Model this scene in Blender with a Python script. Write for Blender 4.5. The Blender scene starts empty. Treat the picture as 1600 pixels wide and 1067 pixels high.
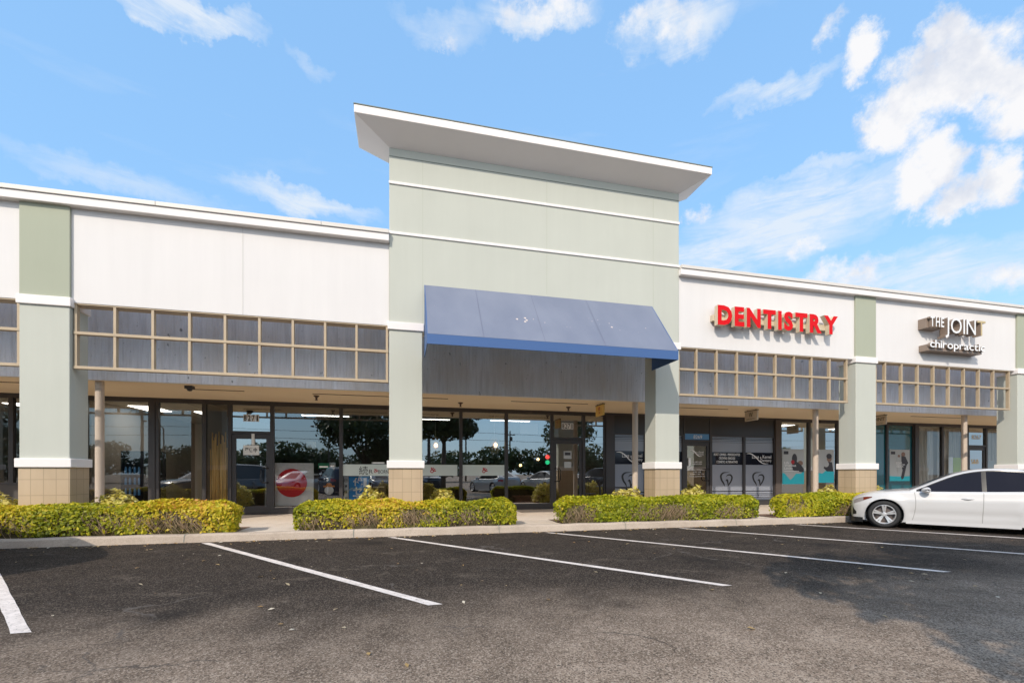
import bpy, bmesh, math, random
import numpy as np
from mathutils import Vector, Matrix
random.seed(7); RNG = np.random.default_rng(11)
S = bpy.context.scene
C = S.collection
R = math.radians

# ------------------------------------------------------------------ helpers: materials
def nt(m): return m.node_tree.nodes, m.node_tree.links
def mat(name, col=(.5,.5,.5), rough=.6, metal=0., spec=.5, coat=0.):
    m = bpy.data.materials.new(name); m.use_nodes = True
    b = m.node_tree.nodes['Principled BSDF']
    b.inputs['Base Color'].default_value = (*col, 1)
    b.inputs['Roughness'].default_value = rough
    b.inputs['Metallic'].default_value = metal
    b.inputs['Specular IOR Level'].default_value = spec
    b.inputs['Coat Weight'].default_value = coat
    return m
def bsdf(m): return m.node_tree.nodes['Principled BSDF']
def pos(m, scale=(1,1,1)):
    n, l = nt(m)
    t = n.new('ShaderNodeTexCoord'); mp = n.new('ShaderNodeMapping'); mp.inputs['Scale'].default_value = scale
    l.new(t.outputs['Object'], mp.inputs['Vector']); return mp.outputs['Vector']
def noise(m, vec, scale, detail=4, rough=.55, dist=0.):
    n, l = nt(m); x = n.new('ShaderNodeTexNoise')
    x.inputs['Scale'].default_value = scale; x.inputs['Detail'].default_value = detail
    x.inputs['Roughness'].default_value = rough; x.inputs['Distortion'].default_value = dist
    l.new(vec, x.inputs['Vector']); return x.outputs['Fac']
def ramp(m, fac, stops):
    n, l = nt(m); r = n.new('ShaderNodeValToRGB'); e = r.color_ramp.elements
    e[0].position = stops[0][0]; e[-1].position = stops[-1][0]
    for p, c in stops[1:-1]: e.new(p)
    for el, (p, c) in zip(e, stops):
        el.position = p
        el.color = (*c, 1) if hasattr(c, '__len__') else (c, c, c, 1)
    l.new(fac, r.inputs['Fac']); return r.outputs['Color']
def mix(m, fac, a, b, mode='MIX'):
    n, l = nt(m); x = n.new('ShaderNodeMix'); x.data_type = 'RGBA'; x.blend_type = mode
    for s, v in ((0, fac), (6, a), (7, b)):
        if hasattr(v, 'is_output'): l.new(v, x.inputs[s])
        elif s == 0: x.inputs[0].default_value = v
        else: x.inputs[s].default_value = (*v, 1)
    return x.outputs[2]
def math_(m, op, a, b=0., c=None):
    n, l = nt(m); x = n.new('ShaderNodeMath'); x.operation = op
    for i, v in enumerate((a, b, c)):
        if v is None: continue
        if hasattr(v, 'is_output'): l.new(v, x.inputs[i])
        else: x.inputs[i].default_value = v
    return x.outputs[0]
def setcol(m, sock): m.node_tree.links.new(sock, bsdf(m).inputs['Base Color'])
def bump(m, h, strength=.3, dist=.01):
    n, l = nt(m); b = n.new('ShaderNodeBump'); b.inputs['Strength'].default_value = strength
    b.inputs['Distance'].default_value = dist; l.new(h, b.inputs['Height']); l.new(b.outputs[0], bsdf(m).inputs['Normal'])

def stucco(name, col, var=.06, streak=.05):
    m = mat(name, col, .85, spec=.25)
    v = pos(m); big = noise(m, v, .9, 5); st = noise(m, pos(m, (3.2, 3.2, .22)), 1.6, 5, .65)
    f = math_(m, 'ADD', math_(m, 'MULTIPLY', math_(m, 'SUBTRACT', big, .5), var*2.2), math_(m, 'MULTIPLY', math_(m, 'SUBTRACT', st, .5), streak*2))
    f = math_(m, 'ADD', f, 1.)
    n, l = nt(m); x = n.new('ShaderNodeVectorMath'); x.operation = 'SCALE'; x.inputs[0].default_value = col; l.new(f, x.inputs['Scale'])
    l.new(x.outputs[0], bsdf(m).inputs['Base Color'])
    bump(m, noise(m, v, 90, 3), .25, .006)
    return m

M = {}
M['white'] = stucco('white_stucco', (.715,.69,.675), .03, .045)
M['trim'] = stucco('white_trim', (.82,.775,.75), .015, .02)
M['cornice_white'] = stucco('cornice_white', (.90,.83,.785), .015, .02)
M['sage'] = stucco('sage_stucco', (.51,.52,.46), .05, .045)
M['sage_dark'] = stucco('dark_sage_stucco', (.385,.405,.315), .04, .04)
M['coping'] = mat('coping_metal', (.66,.62,.57), .45, .0)
M['groove'] = mat('joint', (.20,.22,.19), .9)
M['groove_light'] = mat('joint_light', (.42,.44,.36), .9)
M['groove_white'] = mat('joint_white', (.62,.60,.57), .9)
M['tan'] = mat('tan_metal', (.43,.34,.23), .5)
setcol(M['tan'], ramp(M['tan'], noise(M['tan'], pos(M['tan']), 3, 4), [(.3,(.40,.31,.205)),(.7,(.47,.37,.25))]))
M['post'] = mat('post_paint', (.56,.47,.39), .55)
M['bronze'] = mat('bronze_aluminium', (.060,.054,.054), .42, .3)
M['black'] = mat('black', (.012,.012,.013), .5)
M['blackgloss'] = mat('black_gloss', (.012,.012,.014), .12)
M['rubber'] = mat('rubber', (.022,.022,.023), .75)
M['whitepaint'] = mat('white_sheet', (.8,.8,.8), .5)
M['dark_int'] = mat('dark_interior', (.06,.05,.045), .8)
M['wood'] = mat('dark_wood', (.11,.06,.035), .5)
M['terracotta'] = mat('terracotta', (.30,.13,.08), .8)

def mk_soffit():
    m = mat('soffit_paint', (.74,.58,.38), .8)
    setcol(m, ramp(m, noise(m, pos(m), .8, 5), [(.3,(.88,.70,.47)),(.7,(.93,.76,.53))]))
    return m
M['soffit'] = mk_soffit()
def mk_panel():
    m = mat('striated_concrete', (.3,.3,.3), .9, spec=.2)
    ribs = noise(m, pos(m, (1, 1, .06)), 16, 4, .6)
    fine = noise(m, pos(m, (1, 1, .02)), 45, 2)
    st = noise(m, pos(m, (1, 1, .35)), 1.3, 6, .65)
    c = ramp(m, ribs, [(.25,(.62,.60,.62)),(.5,(.80,.78,.81)),(.75,(.87,.86,.89))])
    c = mix(m, ramp(m, st, [(.42,0.),(.72,.75)]), c, (.66,.58,.52))
    spots = noise(m, pos(m, (1,1,.6)), 7, 3, .7)
    c = mix(m, ramp(m, spots, [(.66,0.),(.73,.7)]), c, (.12,.11,.10))
    setcol(m, c); bump(m, math_(m, 'ADD', ribs, math_(m, 'MULTIPLY', fine, .6)), .9, .03)
    return m
M['panel'] = mk_panel()
def mk_tile():
    m = mat('tan_wall_tile', (.5,.4,.25), .45)
    n, l = nt(m); t = n.new('ShaderNodeTexCoord'); sx = n.new('ShaderNodeSeparateXYZ'); l.new(t.outputs['Object'], sx.inputs[0])
    cb = n.new('ShaderNodeCombineXYZ'); l.new(math_(m,'ADD',sx.outputs[0],sx.outputs[1]), cb.inputs[0]); l.new(sx.outputs[2], cb.inputs[1])
    br = n.new('ShaderNodeTexBrick'); br.offset = 0; br.inputs['Scale'].default_value = 1
    br.inputs['Brick Width'].default_value = .2; br.inputs['Row Height'].default_value = .3
    br.inputs['Mortar Size'].default_value = .006
    br.inputs['Color1'].default_value = (.45,.345,.235,1); br.inputs['Color2'].default_value = (.51,.39,.27,1)
    br.inputs['Mortar'].default_value = (.27,.21,.14,1); l.new(cb.outputs[0], br.inputs['Vector'])
    setcol(m, mix(m, .35, br.outputs['Color'], ramp(m, noise(m, pos(m,(1,1,.3)), 3, 5), [(.3,(.40,.29,.175)),(.7,(.57,.43,.27))])))
    return m
M['tile'] = mk_tile()
def mk_concrete(name, a, b):
    m = mat(name, a, .9, spec=.2); v = pos(m)
    c = ramp(m, noise(m, v, 1.1, 7, .65), [(.3, a), (.7, b)])
    c = mix(m, ramp(m, noise(m, v, 60, 2), [(.35,.35),(.6,0.)]), c, tuple(x*.6 for x in a))
    c = mix(m, ramp(m, noise(m, v, 4.5, 6, .7), [(.56,0.),(.75,.55)]), c, tuple(x*.55 for x in a))
    setcol(m, c); bump(m, noise(m, v, 70, 3), .3, .006); return m
M['concrete'] = mk_concrete('concrete_walk', (.64,.54,.44), (.76,.66,.56))
M['curb'] = mk_concrete('curb_concrete', (.40,.325,.26), (.56,.47,.385))
def mk_mulch():
    m = mat('mulch', (.12,.07,.045), .95); v = pos(m)
    n, l = nt(m); vo = n.new('ShaderNodeTexVoronoi'); vo.inputs['Scale'].default_value = 28; l.new(v, vo.inputs['Vector'])
    setcol(m, ramp(m, vo.outputs['Color'], [(.2,(.08,.045,.03)),(.6,(.24,.14,.09)),(.9,(.40,.29,.20))])); bump(m, vo.outputs['Distance'], .8, .03); return m
M['mulch'] = mk_mulch()
def mk_asphalt():
    m = mat('asphalt', (.05,.05,.05), .9, spec=.12); n, l = nt(m)
    v = pos(m)
    sx = n.new('ShaderNodeSeparateXYZ'); l.new(v, sx.inputs[0])
    big = noise(m, v, .45, 6, .6, .6); mid = noise(m, v, 2.2, 6, .65)
    # sealed stalls beyond y=4.7, worn driving lane nearer
    w = math_(m, 'ADD', sx.outputs[1], math_(m, 'MULTIPLY', math_(m,'SUBTRACT', big, .5), 3.6))
    n_mr = n.new('ShaderNodeMapRange'); n_mr.interpolation_type = 'SMOOTHSTEP'
    n_mr.inputs['From Min'].default_value = 2.2; n_mr.inputs['From Max'].default_value = 5.6; l.new(w, n_mr.inputs['Value'])
    seal = n_mr.outputs[0]
    lane = ramp(m, mid, [(.3,(.20,.146,.105)),(.5,(.29,.214,.157)),(.72,(.40,.305,.23))])
    stall = ramp(m, mid, [(.3,(.021,.0155,.0125)),(.6,(.033,.0245,.0195)),(.8,(.052,.039,.031))])
    c = mix(m, seal, lane, stall)
    # aggregate
    vo = n.new('ShaderNodeTexVoronoi'); vo.inputs['Scale'].default_value = 88; l.new(v, vo.inputs['Vector'])
    vo2 = n.new('ShaderNodeTexVoronoi'); vo2.inputs['Scale'].default_value = 170; l.new(v, vo2.inputs['Vector'])
    bw = n.new('ShaderNodeRGBToBW'); l.new(vo.outputs['Color'], bw.inputs[0]); bw2 = n.new('ShaderNodeRGBToBW'); l.new(vo2.outputs['Color'], bw2.inputs[0])
    sp = math_(m, 'ADD', math_(m,'MULTIPLY', bw.outputs[0], .6), math_(m,'MULTIPLY', bw2.outputs[0], .4))
    amt = math_(m, 'SUBTRACT', 1., math_(m, 'MULTIPLY', seal, .62))
    c = mix(m, math_(m,'MULTIPLY', ramp(m, sp, [(.54,0.),(.76,1.)]), math_(m,'MULTIPLY', amt, .62)), c, (.58,.48,.385))
    c = mix(m, math_(m,'MULTIPLY', ramp(m, sp, [(.28,1.),(.46,0.)]), math_(m,'MULTIPLY', amt, .7)), c, (.018,.017,.017))
    # scuffed pale patches
    sc = noise(m, pos(m, (1,1.9,1)), 1.05, 8, .72, .4)
    c = mix(m, math_(m,'MULTIPLY', ramp(m, sc, [(.56,0.),(.70,.65)]), ramp(m, noise(m, v, 24, 4, .7), [(.42,0.),(.62,1.)])), c, (.30,.24,.185))
    # oil stains near the kerb
    oil = noise(m, v, .75, 3, .5)
    c = mix(m, math_(m,'MULTIPLY', ramp(m, oil, [(.58,0.),(.70,.6)]), seal), c, (.014,.013,.013))
    # hairline cracks
    dv = n.new('ShaderNodeVectorMath'); dv.operation = 'ADD'; nz = n.new('ShaderNodeTexNoise'); nz.inputs['Scale'].default_value = 1.6; nz.inputs['Detail'].default_value = 5
    l.new(v, nz.inputs['Vector']); l.new(v, dv.inputs[0]); sc2 = n.new('ShaderNodeVectorMath'); sc2.operation='SCALE'; sc2.inputs['Scale'].default_value=.8
    l.new(nz.outputs['Color'], sc2.inputs[0]); l.new(sc2.outputs[0], dv.inputs[1])
    ve = n.new('ShaderNodeTexVoronoi'); ve.feature = 'DISTANCE_TO_EDGE'; ve.inputs['Scale'].default_value = .42; l.new(dv.outputs[0], ve.inputs['Vector'])
    crack = math_(m,'MULTIPLY', ramp(m, ve.outputs['Distance'], [(.0,1.),(.007,.0)]), ramp(m, noise(m, v, .7, 3), [(.50,0.),(.60,.8)]))
    c = mix(m, crack, c, mix(m, seal, (.02,.018,.017), (.15,.13,.115)))
    setcol(m, c)
    bump(m, sp, .55, .008)
    return m
M['asphalt'] = mk_asphalt()
def mk_line():
    m = mat('road_paint', (.72,.71,.69), .7); v = pos(m)
    c = ramp(m, noise(m, v, 5, 6, .7), [(.3,(.60,.52,.46)),(.6,(.82,.73,.67))])
    c = mix(m, ramp(m, noise(m, v, 34, 4, .75), [(.56,0.),(.68,.85)]), c, (.10,.085,.075))
    setcol(m, c); bump(m, noise(m, v, 90, 2), .4, .006); return m
M['line'] = mk_line()
def mk_awning():
    m = mat('awning_canvas', (.15,.19,.36), .62, spec=.35); v = pos(m); n, l = nt(m)
    sx = n.new('ShaderNodeSeparateXYZ'); l.new(v, sx.inputs[0])
    c = ramp(m, noise(m, pos(m, (1,.6,.6)), 1.2, 5), [(.3,(.155,.178,.245)),(.7,(.195,.218,.285))])
    # sun worn flecks in a belt half way down
    belt = ramp(m, math_(m,'ABSOLUTE', math_(m,'SUBTRACT', sx.outputs[2], 4.72)), [(.0,1.),(.30,.25),(.5,.0)])
    cl = ramp(m, noise(m, v, 1.7, 2), [(.40,0.),(.62,1.)])
    sp = n.new('ShaderNodeTexVoronoi'); sp.inputs['Scale'].default_value = 9; l.new(v, sp.inputs['Vector'])
    thr = math_(m,'MULTIPLY', math_(m,'MULTIPLY', belt, cl), .43)
    spot = math_(m, 'LESS_THAN', math_(m,'ADD', sp.outputs['Distance'], math_(m,'MULTIPLY', noise(m, v, 40, 3), .25)), thr)
    c = mix(m, spot, c, (.62,.52,.47))
    setcol(m, c); bump(m, noise(m, pos(m,(1,1,1)), 2.5, 3), .12, .03)
    return m
M['awning'] = mk_awning()
M['valance'] = mat('valance_canvas', (.05,.12,.30), .6)
def mk_glass(name, refl=.36, tint=(.55,.57,.57)):
    m = bpy.data.materials.new(name); m.use_nodes = True; n, l = nt(m)
    n.remove(n['Principled BSDF']); out = n['Material Output']
    g = n.new('ShaderNodeBsdfGlossy'); g.inputs['Roughness'].default_value = 0.0; g.inputs['Color'].default_value = (.92,.95,.97,1)
    t = n.new('ShaderNodeBsdfTransparent'); t.inputs['Color'].default_value = (*tint,1)
    fr = n.new('ShaderNodeFresnel'); fr.inputs['IOR'].default_value = 1.5
    a = math_(m, 'ADD', math_(m, 'MULTIPLY', fr.outputs[0], .65), refl-.025)
    x = n.new('ShaderNodeMixShader'); l.new(a, x.inputs[0]); l.new(t.outputs[0], x.inputs[1]); l.new(g.outputs[0], x.inputs[2]); l.new(x.outputs[0], out.inputs[0])
    # very slight waviness of float glass
    b = n.new('ShaderNodeBump'); b.inputs['Strength'].default_value = .012; b.inputs['Distance'].default_value = .02
    l.new(noise(m, pos(m), 1.3, 2), b.inputs['Height']); l.new(b.outputs[0], g.inputs['Normal'])
    return m
M['glass'] = mk_glass('shop_glass', .42, (.74,.75,.74))
M['glass_clear'] = mk_glass('clear_shop_glass', .13, (.86,.88,.87))
M['glass_left'] = mk_glass('pale_shop_glass', .15, (.90,.90,.87))
M['glass_mid'] = mk_glass('mid_shop_glass', .24, (.90,.91,.90))
M['glass_teal'] = mat('teal_window_film', (.006,.10,.135), .04, 0., .9)
M['carglass'] = mat('car_glass', (.006,.008,.018), .03, 0., .14)
def mk_film(name, col, rough=.12):
    m = mat(name, col, rough, spec=.5); return m
M['frost'] = mk_film('frosted_film', (.27,.29,.34), .18)
M['blackfilm'] = mk_film('black_film', (.012,.012,.022), .07)
M['spandrel'] = mk_film('spandrel_panel', (.030,.026,.024), .3)
M['navy'] = mat('navy_cloth', (.018,.016,.035), .85)
M['red'] = mat('sign_red', (.66,.004,.008), .5, 0., .15)
M['red2'] = mat('decal_red', (.42,.02,.03), .6)
M['creamface'] = mat('sign_cream', (.52,.40,.20), .4)
M['cream'] = mat('cream_metal', (.60,.50,.36), .5)
M['brownmetal'] = mat('brown_raceway', (.25,.19,.15), .5)
M['signwhite'] = mat('sign_white', (.82,.81,.80), .35)
M['blue'] = mat('banner_blue', (.02,.26,.62), .7)
M['signblue'] = mat('sign_blue', (.10,.28,.55), .4)
M['teal'] = mat('print_teal', (.02,.52,.62), .5)
M['pgrey'] = mat('print_grey', (.46,.48,.48), .5)
M['pskin'] = mat('print_skin', (.24,.14,.10), .5)
M['pdark'] = mat('print_dark', (.035,.032,.04), .5)
M['orange'] = mat('print_orange', (.75,.25,.03), .7)
M['lime'] = mat('lime_panel', (.42,.55,.06), .6)
M['yellowsign'] = mat('yellow_sign', (.72,.46,.12), .5)
M['tansign'] = mat('tan_sign', (.55,.45,.33), .5)
M['green'] = mat('print_green', (.04,.26,.14), .6)
M['bandfilm'] = mat('pale_window_band', (.60,.67,.64), .35)
M['flagwhite'] = mat('flag_cloth', (.82,.82,.80), .85)
M['flagred'] = mat('flag_red', (.66,.02,.03), .8)
def mk_bamboo():
    m = mat('bamboo', (.5,.3,.1), .55)
    s = noise(m, pos(m,(1,1,.04)), 30, 3, .6)
    setcol(m, ramp(m, s, [(.3,(.42,.20,.05)),(.5,(.85,.52,.16)),(.7,(.93,.68,.30))])); return m
M['bamboo'] = mk_bamboo()
def mk_curtain():
    m = mat('sheer_curtain', (.62,.60,.56), .9); setcol(m, ramp(m, noise(m, pos(m,(1,1,.1)), 9, 3), [(.3,(.50,.48,.45)),(.7,(.72,.70,.66))])); return m
M['curtain'] = mk_curtain()
def mk_ceiling():
    m = mat('ceiling_tiles', (.62,.58,.48), .9); n, l = nt(m)
    br = n.new('ShaderNodeTexBrick'); br.offset = 0; br.inputs['Scale'].default_value = 1; br.inputs['Brick Width'].default_value = 1.2; br.inputs['Row Height'].default_value = .6
    br.inputs['Mortar Size'].default_value = .02; br.inputs['Color1'].default_value=(.85,.80,.68,1); br.inputs['Color2'].default_value=(.80,.75,.63,1); br.inputs['Mortar'].default_value=(.40,.37,.30,1)
    l.new(pos(m), br.inputs['Vector']); setcol(m, br.outputs['Color']); return m
M['ceiling'] = mk_ceiling()
def emis(name, col, st):
    m = mat(name, col); b = bsdf(m); b.inputs['Emission Color'].default_value = (*col,1); b.inputs['Emission Strength'].default_value = st; return m
M['bulb'] = emis('lamp_bulb', (1,.62,.25), 7)
M['opensign'] = emis('lit_red', (1,.12,.10), 1.2)
M['opensign_g'] = emis('lit_green', (.05,.9,.45), .7)
M['rattan'] = mat('rattan', (.42,.25,.10), .8)
def leafmat(name, stops, trans=.35, rough=.5):
    m = bpy.data.materials.new(name); m.use_nodes = True; n, l = nt(m); b = bsdf(m)
    a = n.new('ShaderNodeAttribute'); a.attribute_name = 'tint'
    c = ramp(m, a.outputs['Fac'], stops); l.new(c, b.inputs['Base Color']); b.inputs['Roughness'].default_value = rough; b.inputs['Specular IOR Level'].default_value = .35
    t = n.new('ShaderNodeBsdfTranslucent'); l.new(c, t.inputs['Color'])
    x = n.new('ShaderNodeMixShader'); x.inputs[0].default_value = trans
    l.new(b.outputs[0], x.inputs[1]); l.new(t.outputs[0], x.inputs[2]); l.new(x.outputs[0], n['Material Output'].inputs[0])
    return m
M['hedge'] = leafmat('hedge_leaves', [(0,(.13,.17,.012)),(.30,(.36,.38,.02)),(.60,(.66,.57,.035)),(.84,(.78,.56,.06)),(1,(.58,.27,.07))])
M['hedge_green'] = leafmat('green_hedge_leaves', [(0,(.12,.16,.010)),(.38,(.34,.38,.018)),(.72,(.62,.56,.03)),(1,(.74,.52,.06))])
M['varieg'] = leafmat('variegated_leaves', [(0,(.20,.22,.02)),(.35,(.50,.46,.05)),(.7,(.70,.60,.16)),(1,(.78,.70,.34))])
M['oakleaf'] = leafmat('oak_leaves', [(0,(.018,.032,.010)),(.5,(.040,.062,.018)),(1,(.075,.10,.028))], .25)
M['palmleaf'] = leafmat('palm_leaves', [(0,(.03,.045,.014)),(1,(.09,.11,.035))], .2)
M['twig'] = mat('twig', (.36,.26,.16), .9)
M['core'] = mat('dark_filler', (.085,.070,.030), .95)
M['bark'] = mat('bark', (.09,.07,.055), .95)
M['litter'] = leafmat('dry_leaves', [(0,(.25,.13,.04)),(.6,(.5,.34,.14)),(1,(.62,.56,.46))], .1)
M['grass'] = mat('grass', (.06,.09,.025), .95)
M['pole'] = mat('galvanised', (.10,.10,.10), .5, .5)
M['chrome'] = mat('chrome', (.75,.75,.77), .12, 1.)
M['alloy'] = mat('alloy', (.72,.71,.71), .32, .55)
M['disc'] = mat('brake_disc', (.16,.13,.12), .5, .6)
M['carwhite'] = mat('pearl_paint', (.60,.59,.585), .28, 0., .5, .8)
M['carsilver'] = mat('silver_paint', (.36,.37,.38), .3, .5, .5, .6)
M['cardark'] = mat('dark_paint', (.02,.022,.03), .25, .2, .5, .8)
M['carseam'] = mat('panel_gap', (.33,.32,.31), .8)
M['amber'] = mat('lamp_lens', (.16,.022,.012), .08)
M['headclear'] = mat('lamp_clear', (.30,.27,.26), .1)
M['tail'] = mat('tail_lens', (.35,.01,.01), .1)

# ------------------------------------------------------------------ helpers: meshes
class MB:
    def __init__(s): s.v = []; s.f = []; s.m = []
    def add(s, vs, fs, mi=0):
        b = len(s.v); s.v += [tuple(p) for p in vs]; s.f += [tuple(i+b for i in f) for f in fs]; s.m += [mi]*len(fs); return s
    def box(s, x0, x1, y0, y1, z0, z1, mi=0):
        return s.add([(x0,y0,z0),(x1,y0,z0),(x1,y1,z0),(x0,y1,z0),(x0,y0,z1),(x1,y0,z1),(x1,y1,z1),(x0,y1,z1)],
              [(0,3,2,1),(4,5,6,7),(0,1,5,4),(1,2,6,5),(2,3,7,6),(3,0,4,7)], mi)
    def quad(s, a, b, c, d, mi=0): return s.add([a,b,c,d], [(0,1,2,3)], mi)
    def prism_xz(s, pts, y0, y1, mi=0):          # polygon in xz (any order) extruded along y
        n = len(pts); ar = sum(pts[i][0]*pts[(i+1)%n][1]-pts[(i+1)%n][0]*pts[i][1] for i in range(n))
        if ar < 0: pts = pts[::-1]
        vs = [(x,y0,z) for x,z in pts] + [(x,y1,z) for x,z in pts]
        return s.add(vs, [tuple(range(n)), tuple(range(2*n-1,n-1,-1))] + [(i,i+n,(i+1)%n+n,(i+1)%n) for i in range(n)], mi)
    def tube(s, pts, r, n=8, mi=0, cap=True):
        pts = [Vector(p) for p in pts]; k = len(pts); rs = r if hasattr(r,'__len__') else [r]*k
        vs = []; 
        for i, p in enumerate(pts):
            d = (pts[min(i+1,k-1)]-pts[max(i-1,0)]).normalized()
            a = d.cross(Vector((0,0,1)) if abs(d.z)<.9 else Vector((1,0,0))).normalized(); b = d.cross(a)
            vs += [tuple(p+(a*math.cos(2*math.pi*j/n)+b*math.sin(2*math.pi*j/n))*rs[i]) for j in range(n)]
        fs = [(i*n+j, i*n+(j+1)%n, (i+1)*n+(j+1)%n, (i+1)*n+j) for i in range(k-1) for j in range(n)]
        if cap: fs += [tuple(range(n-1,-1,-1)), tuple(range((k-1)*n, k*n))]
        return s.add(vs, fs, mi)
    def lathe(s, prof, c=(0,0,0), n=24, axis='z', mi=0):   # prof: (r,h) list
        vs = []
        for r, h in prof:
            for j in range(n):
                a = 2*math.pi*j/n; p = (r*math.cos(a), r*math.sin(a), h)
                if axis == 'y': p = (p[0], h, p[1])
                vs.append((p[0]+c[0], p[1]+c[1], p[2]+c[2]))
        k = len(prof)
        return s.add(vs, [(i*n+j, i*n+(j+1)%n, (i+1)*n+(j+1)%n, (i+1)*n+j) for i in range(k-1) for j in range(n)], mi)
    def build(s, name, mats, parent=None, smooth=False, bevel=0., label=None):
        me = bpy.data.meshes.new(name); me.from_pydata(s.v, [], s.f); me.validate()
        for m in (mats if isinstance(mats,(list,tuple)) else [mats]): me.materials.append(m)
        if len(s.m) == len(me.polygons): me.polygons.foreach_set('material_index', s.m)
        if smooth: me.polygons.foreach_set('use_smooth', [True]*len(me.polygons))
        me.update()
        o = bpy.data.objects.new(name, me); C.objects.link(o)
        if parent is not None: attach(o, parent)
        if bevel:
            b = o.modifiers.new('bevel','BEVEL'); b.width = bevel; b.segments = 2; b.limit_method = 'ANGLE'; b.angle_limit = R(40)
        if label: o['label'] = label
        return o
ORG = {}
def attach(o, parent):
    o.parent = parent
    if parent.name in ORG: o.matrix_parent_inverse = Matrix.Translation(-Vector(ORG[parent.name]))
def tag(o, label, cat, group=None, kind=None):
    if kind: o['kind'] = kind
    if label: o['label'] = label
    if cat: o['category'] = cat
    if group: o['group'] = group
    return o
def thing(name, loc, label, cat, group=None):     # children are modelled in world coordinates
    o = bpy.data.objects.new(name, None); C.objects.link(o); o.location = loc; o.empty_display_size = .1
    ORG[o.name] = loc; return tag(o, label, cat, group)
def struct(o): o['kind'] = 'structure'; return o
def copy_tree(root, loc, rz, label=None):
    r = root.copy(); C.objects.link(r); r.location = loc; r.rotation_euler = (0,0,rz)
    if label: r['label'] = label
    for ch in list(root.children):
        c = ch.copy(); C.objects.link(c); c.parent = r; c.matrix_parent_inverse = ch.matrix_parent_inverse.copy()
        for g in list(ch.children):
            d = g.copy(); C.objects.link(d); d.parent = c; d.matrix_parent_inverse = g.matrix_parent_inverse.copy()
    return r
def text_geo(body, bold=0.):
    cu = bpy.data.curves.new('txt','FONT'); cu.body = body; cu.size = 1; cu.offset = bold; cu.resolution_u = 3
    o = bpy.data.objects.new('txt', cu); C.objects.link(o)
    me = bpy.data.meshes.new_from_object(o.evaluated_get(bpy.context.evaluated_depsgraph_get()))
    vs = [(v.co.x, v.co.y) for v in me.vertices]; fs = [tuple(p.vertices) for p in me.polygons]
    bpy.data.objects.remove(o); bpy.data.curves.remove(cu); bpy.data.meshes.remove(me)
    return vs, fs
def text(mb, body, x0, x1, z0, z1, y, bold=.0, mi=0, axis='y', depth=0.):
    """lettering fitted to the rectangle x0..x1, z0..z1 on the plane y (faces -y)"""
    vs, fs = text_geo(body, bold)
    xs = [v[0] for v in vs]; ys = [v[1] for v in vs]; ax, bx, ay, by = min(xs), max(xs), min(ys), max(ys)
    P = [(x0+(p[0]-ax)/(bx-ax)*(x1-x0), z0+(p[1]-ay)/max(by-ay,1e-6)*(z1-z0)) for p in vs]
    if axis == 'y': tr = lambda a, b, d: (a, y+d, b)
    else: tr = lambda a, b, d: (y-d*0, a, b)
    b0 = len(mb.v)
    mb.add([tr(a,b,0) for a,b in P], fs, mi)
    if depth:
        n = len(P); cnt = {}
        for f in fs:
            for i in range(len(f)):
                e = (f[i], f[(i+1)%len(f)]); cnt[e] = 1
        back = [tr(a,b,depth) for a,b in P]; k = len(mb.v); mb.v += back
        for (i,j) in cnt:
            if (j,i) not in cnt:
                mb.f.append((b0+j, b0+i, k+i, k+j)); mb.m.append(mi+1)
    return mb

# ------------------------------------------------------------------ key dimensions
YF, YP, YQ, YS = 10.45, 11.87, 11.98, 14.45
PIERS = [(-13.2,.74),(-6.615,.79),(.05,.72),(6.59,.68),(13.02,.74),(19.52,.74),(26.0,.74)]
XL, XR = -20.0, 34.0
ZSOF = 3.385; ZW = 4.60; ZB = .13

# ------------------------------------------------------------------ ground
g = MB(); g.quad((-400,-400,0),(400,-400,0),(400,9.86,0),(-400,9.86,0))
struct(g.build('parking_lot', M['asphalt']))
g = MB(); g.quad((-400,9.86,-.02),(400,9.86,-.02),(400,600,-.02),(-400,600,-.02)); struct(g.build('ground', M['grass']))
cb = MB(); prof = [(9.82,0),(9.85,.12),(9.88,.148),(9.99,.152),(10.0,0.0)]
n = 160
for i in range(n+1):
    x = XL + (XR-XL)*i/n; dz = .006*math.sin(i*1.7)+.004*random.random(); dy = .008*math.sin(i*.6)
    cb.v += [(x, y+dy, max(0,z+(dz if z>0 else 0))) for y,z in prof]
for i in range(n):
    for j in range(4): cb.f.append((i*5+j, (i+1)*5+j, (i+1)*5+j+1, i*5+j+1)); cb.m.append(0)
struct(cb.build('curb', M['curb']))
jt = MB()
for x in np.arange(XL+.7, XR, 3.05):
    w_ = .006
    for (y,z),(y2,z2) in zip(prof,prof[1:]): jt.quad((x-w_,y-.004,z+.012),(x+w_,y-.004,z+.012),(x+w_,y2-.004,z2+.012),(x-w_,y2-.004,z2+.012))
struct(jt.build('curb_joint', M['groove']))
sw = MB(); sw.box(XL,XR,11.25,YS+9,-.02,ZB)
for a,b in ((-3.30,-2.12),(2.44,3.62),(8.95,9.62),(14.6,16.0)): sw.box(a,b,10.0,11.25,-.02,ZB-.002)
struct(sw.build('sidewalk', M['concrete']))
bd = MB()
for a,b in ((XL,-3.30),(-2.12,2.44),(3.62,8.95),(9.62,14.6),(16.0,XR)): 
    nn = max(4,int((b-a)/.25))
    for i in range(nn):
        xa, xb = a+(b-a)*i/nn, a+(b-a)*(i+1)/nn
        f = lambda x,y: .135+.02*math.sin(x*5+y*9)
        bd.quad((xa,10.0,.13),(xb,10.0,.13),(xb,10.5,f(xb,1)),(xa,10.5,f(xa,1))); bd.quad((xa,10.5,f(xa,1)),(xb,10.5,f(xb,1)),(xb,11.25,.125),(xa,11.25,.125))
struct(bd.build('planting_bed', M['mulch']))
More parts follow.
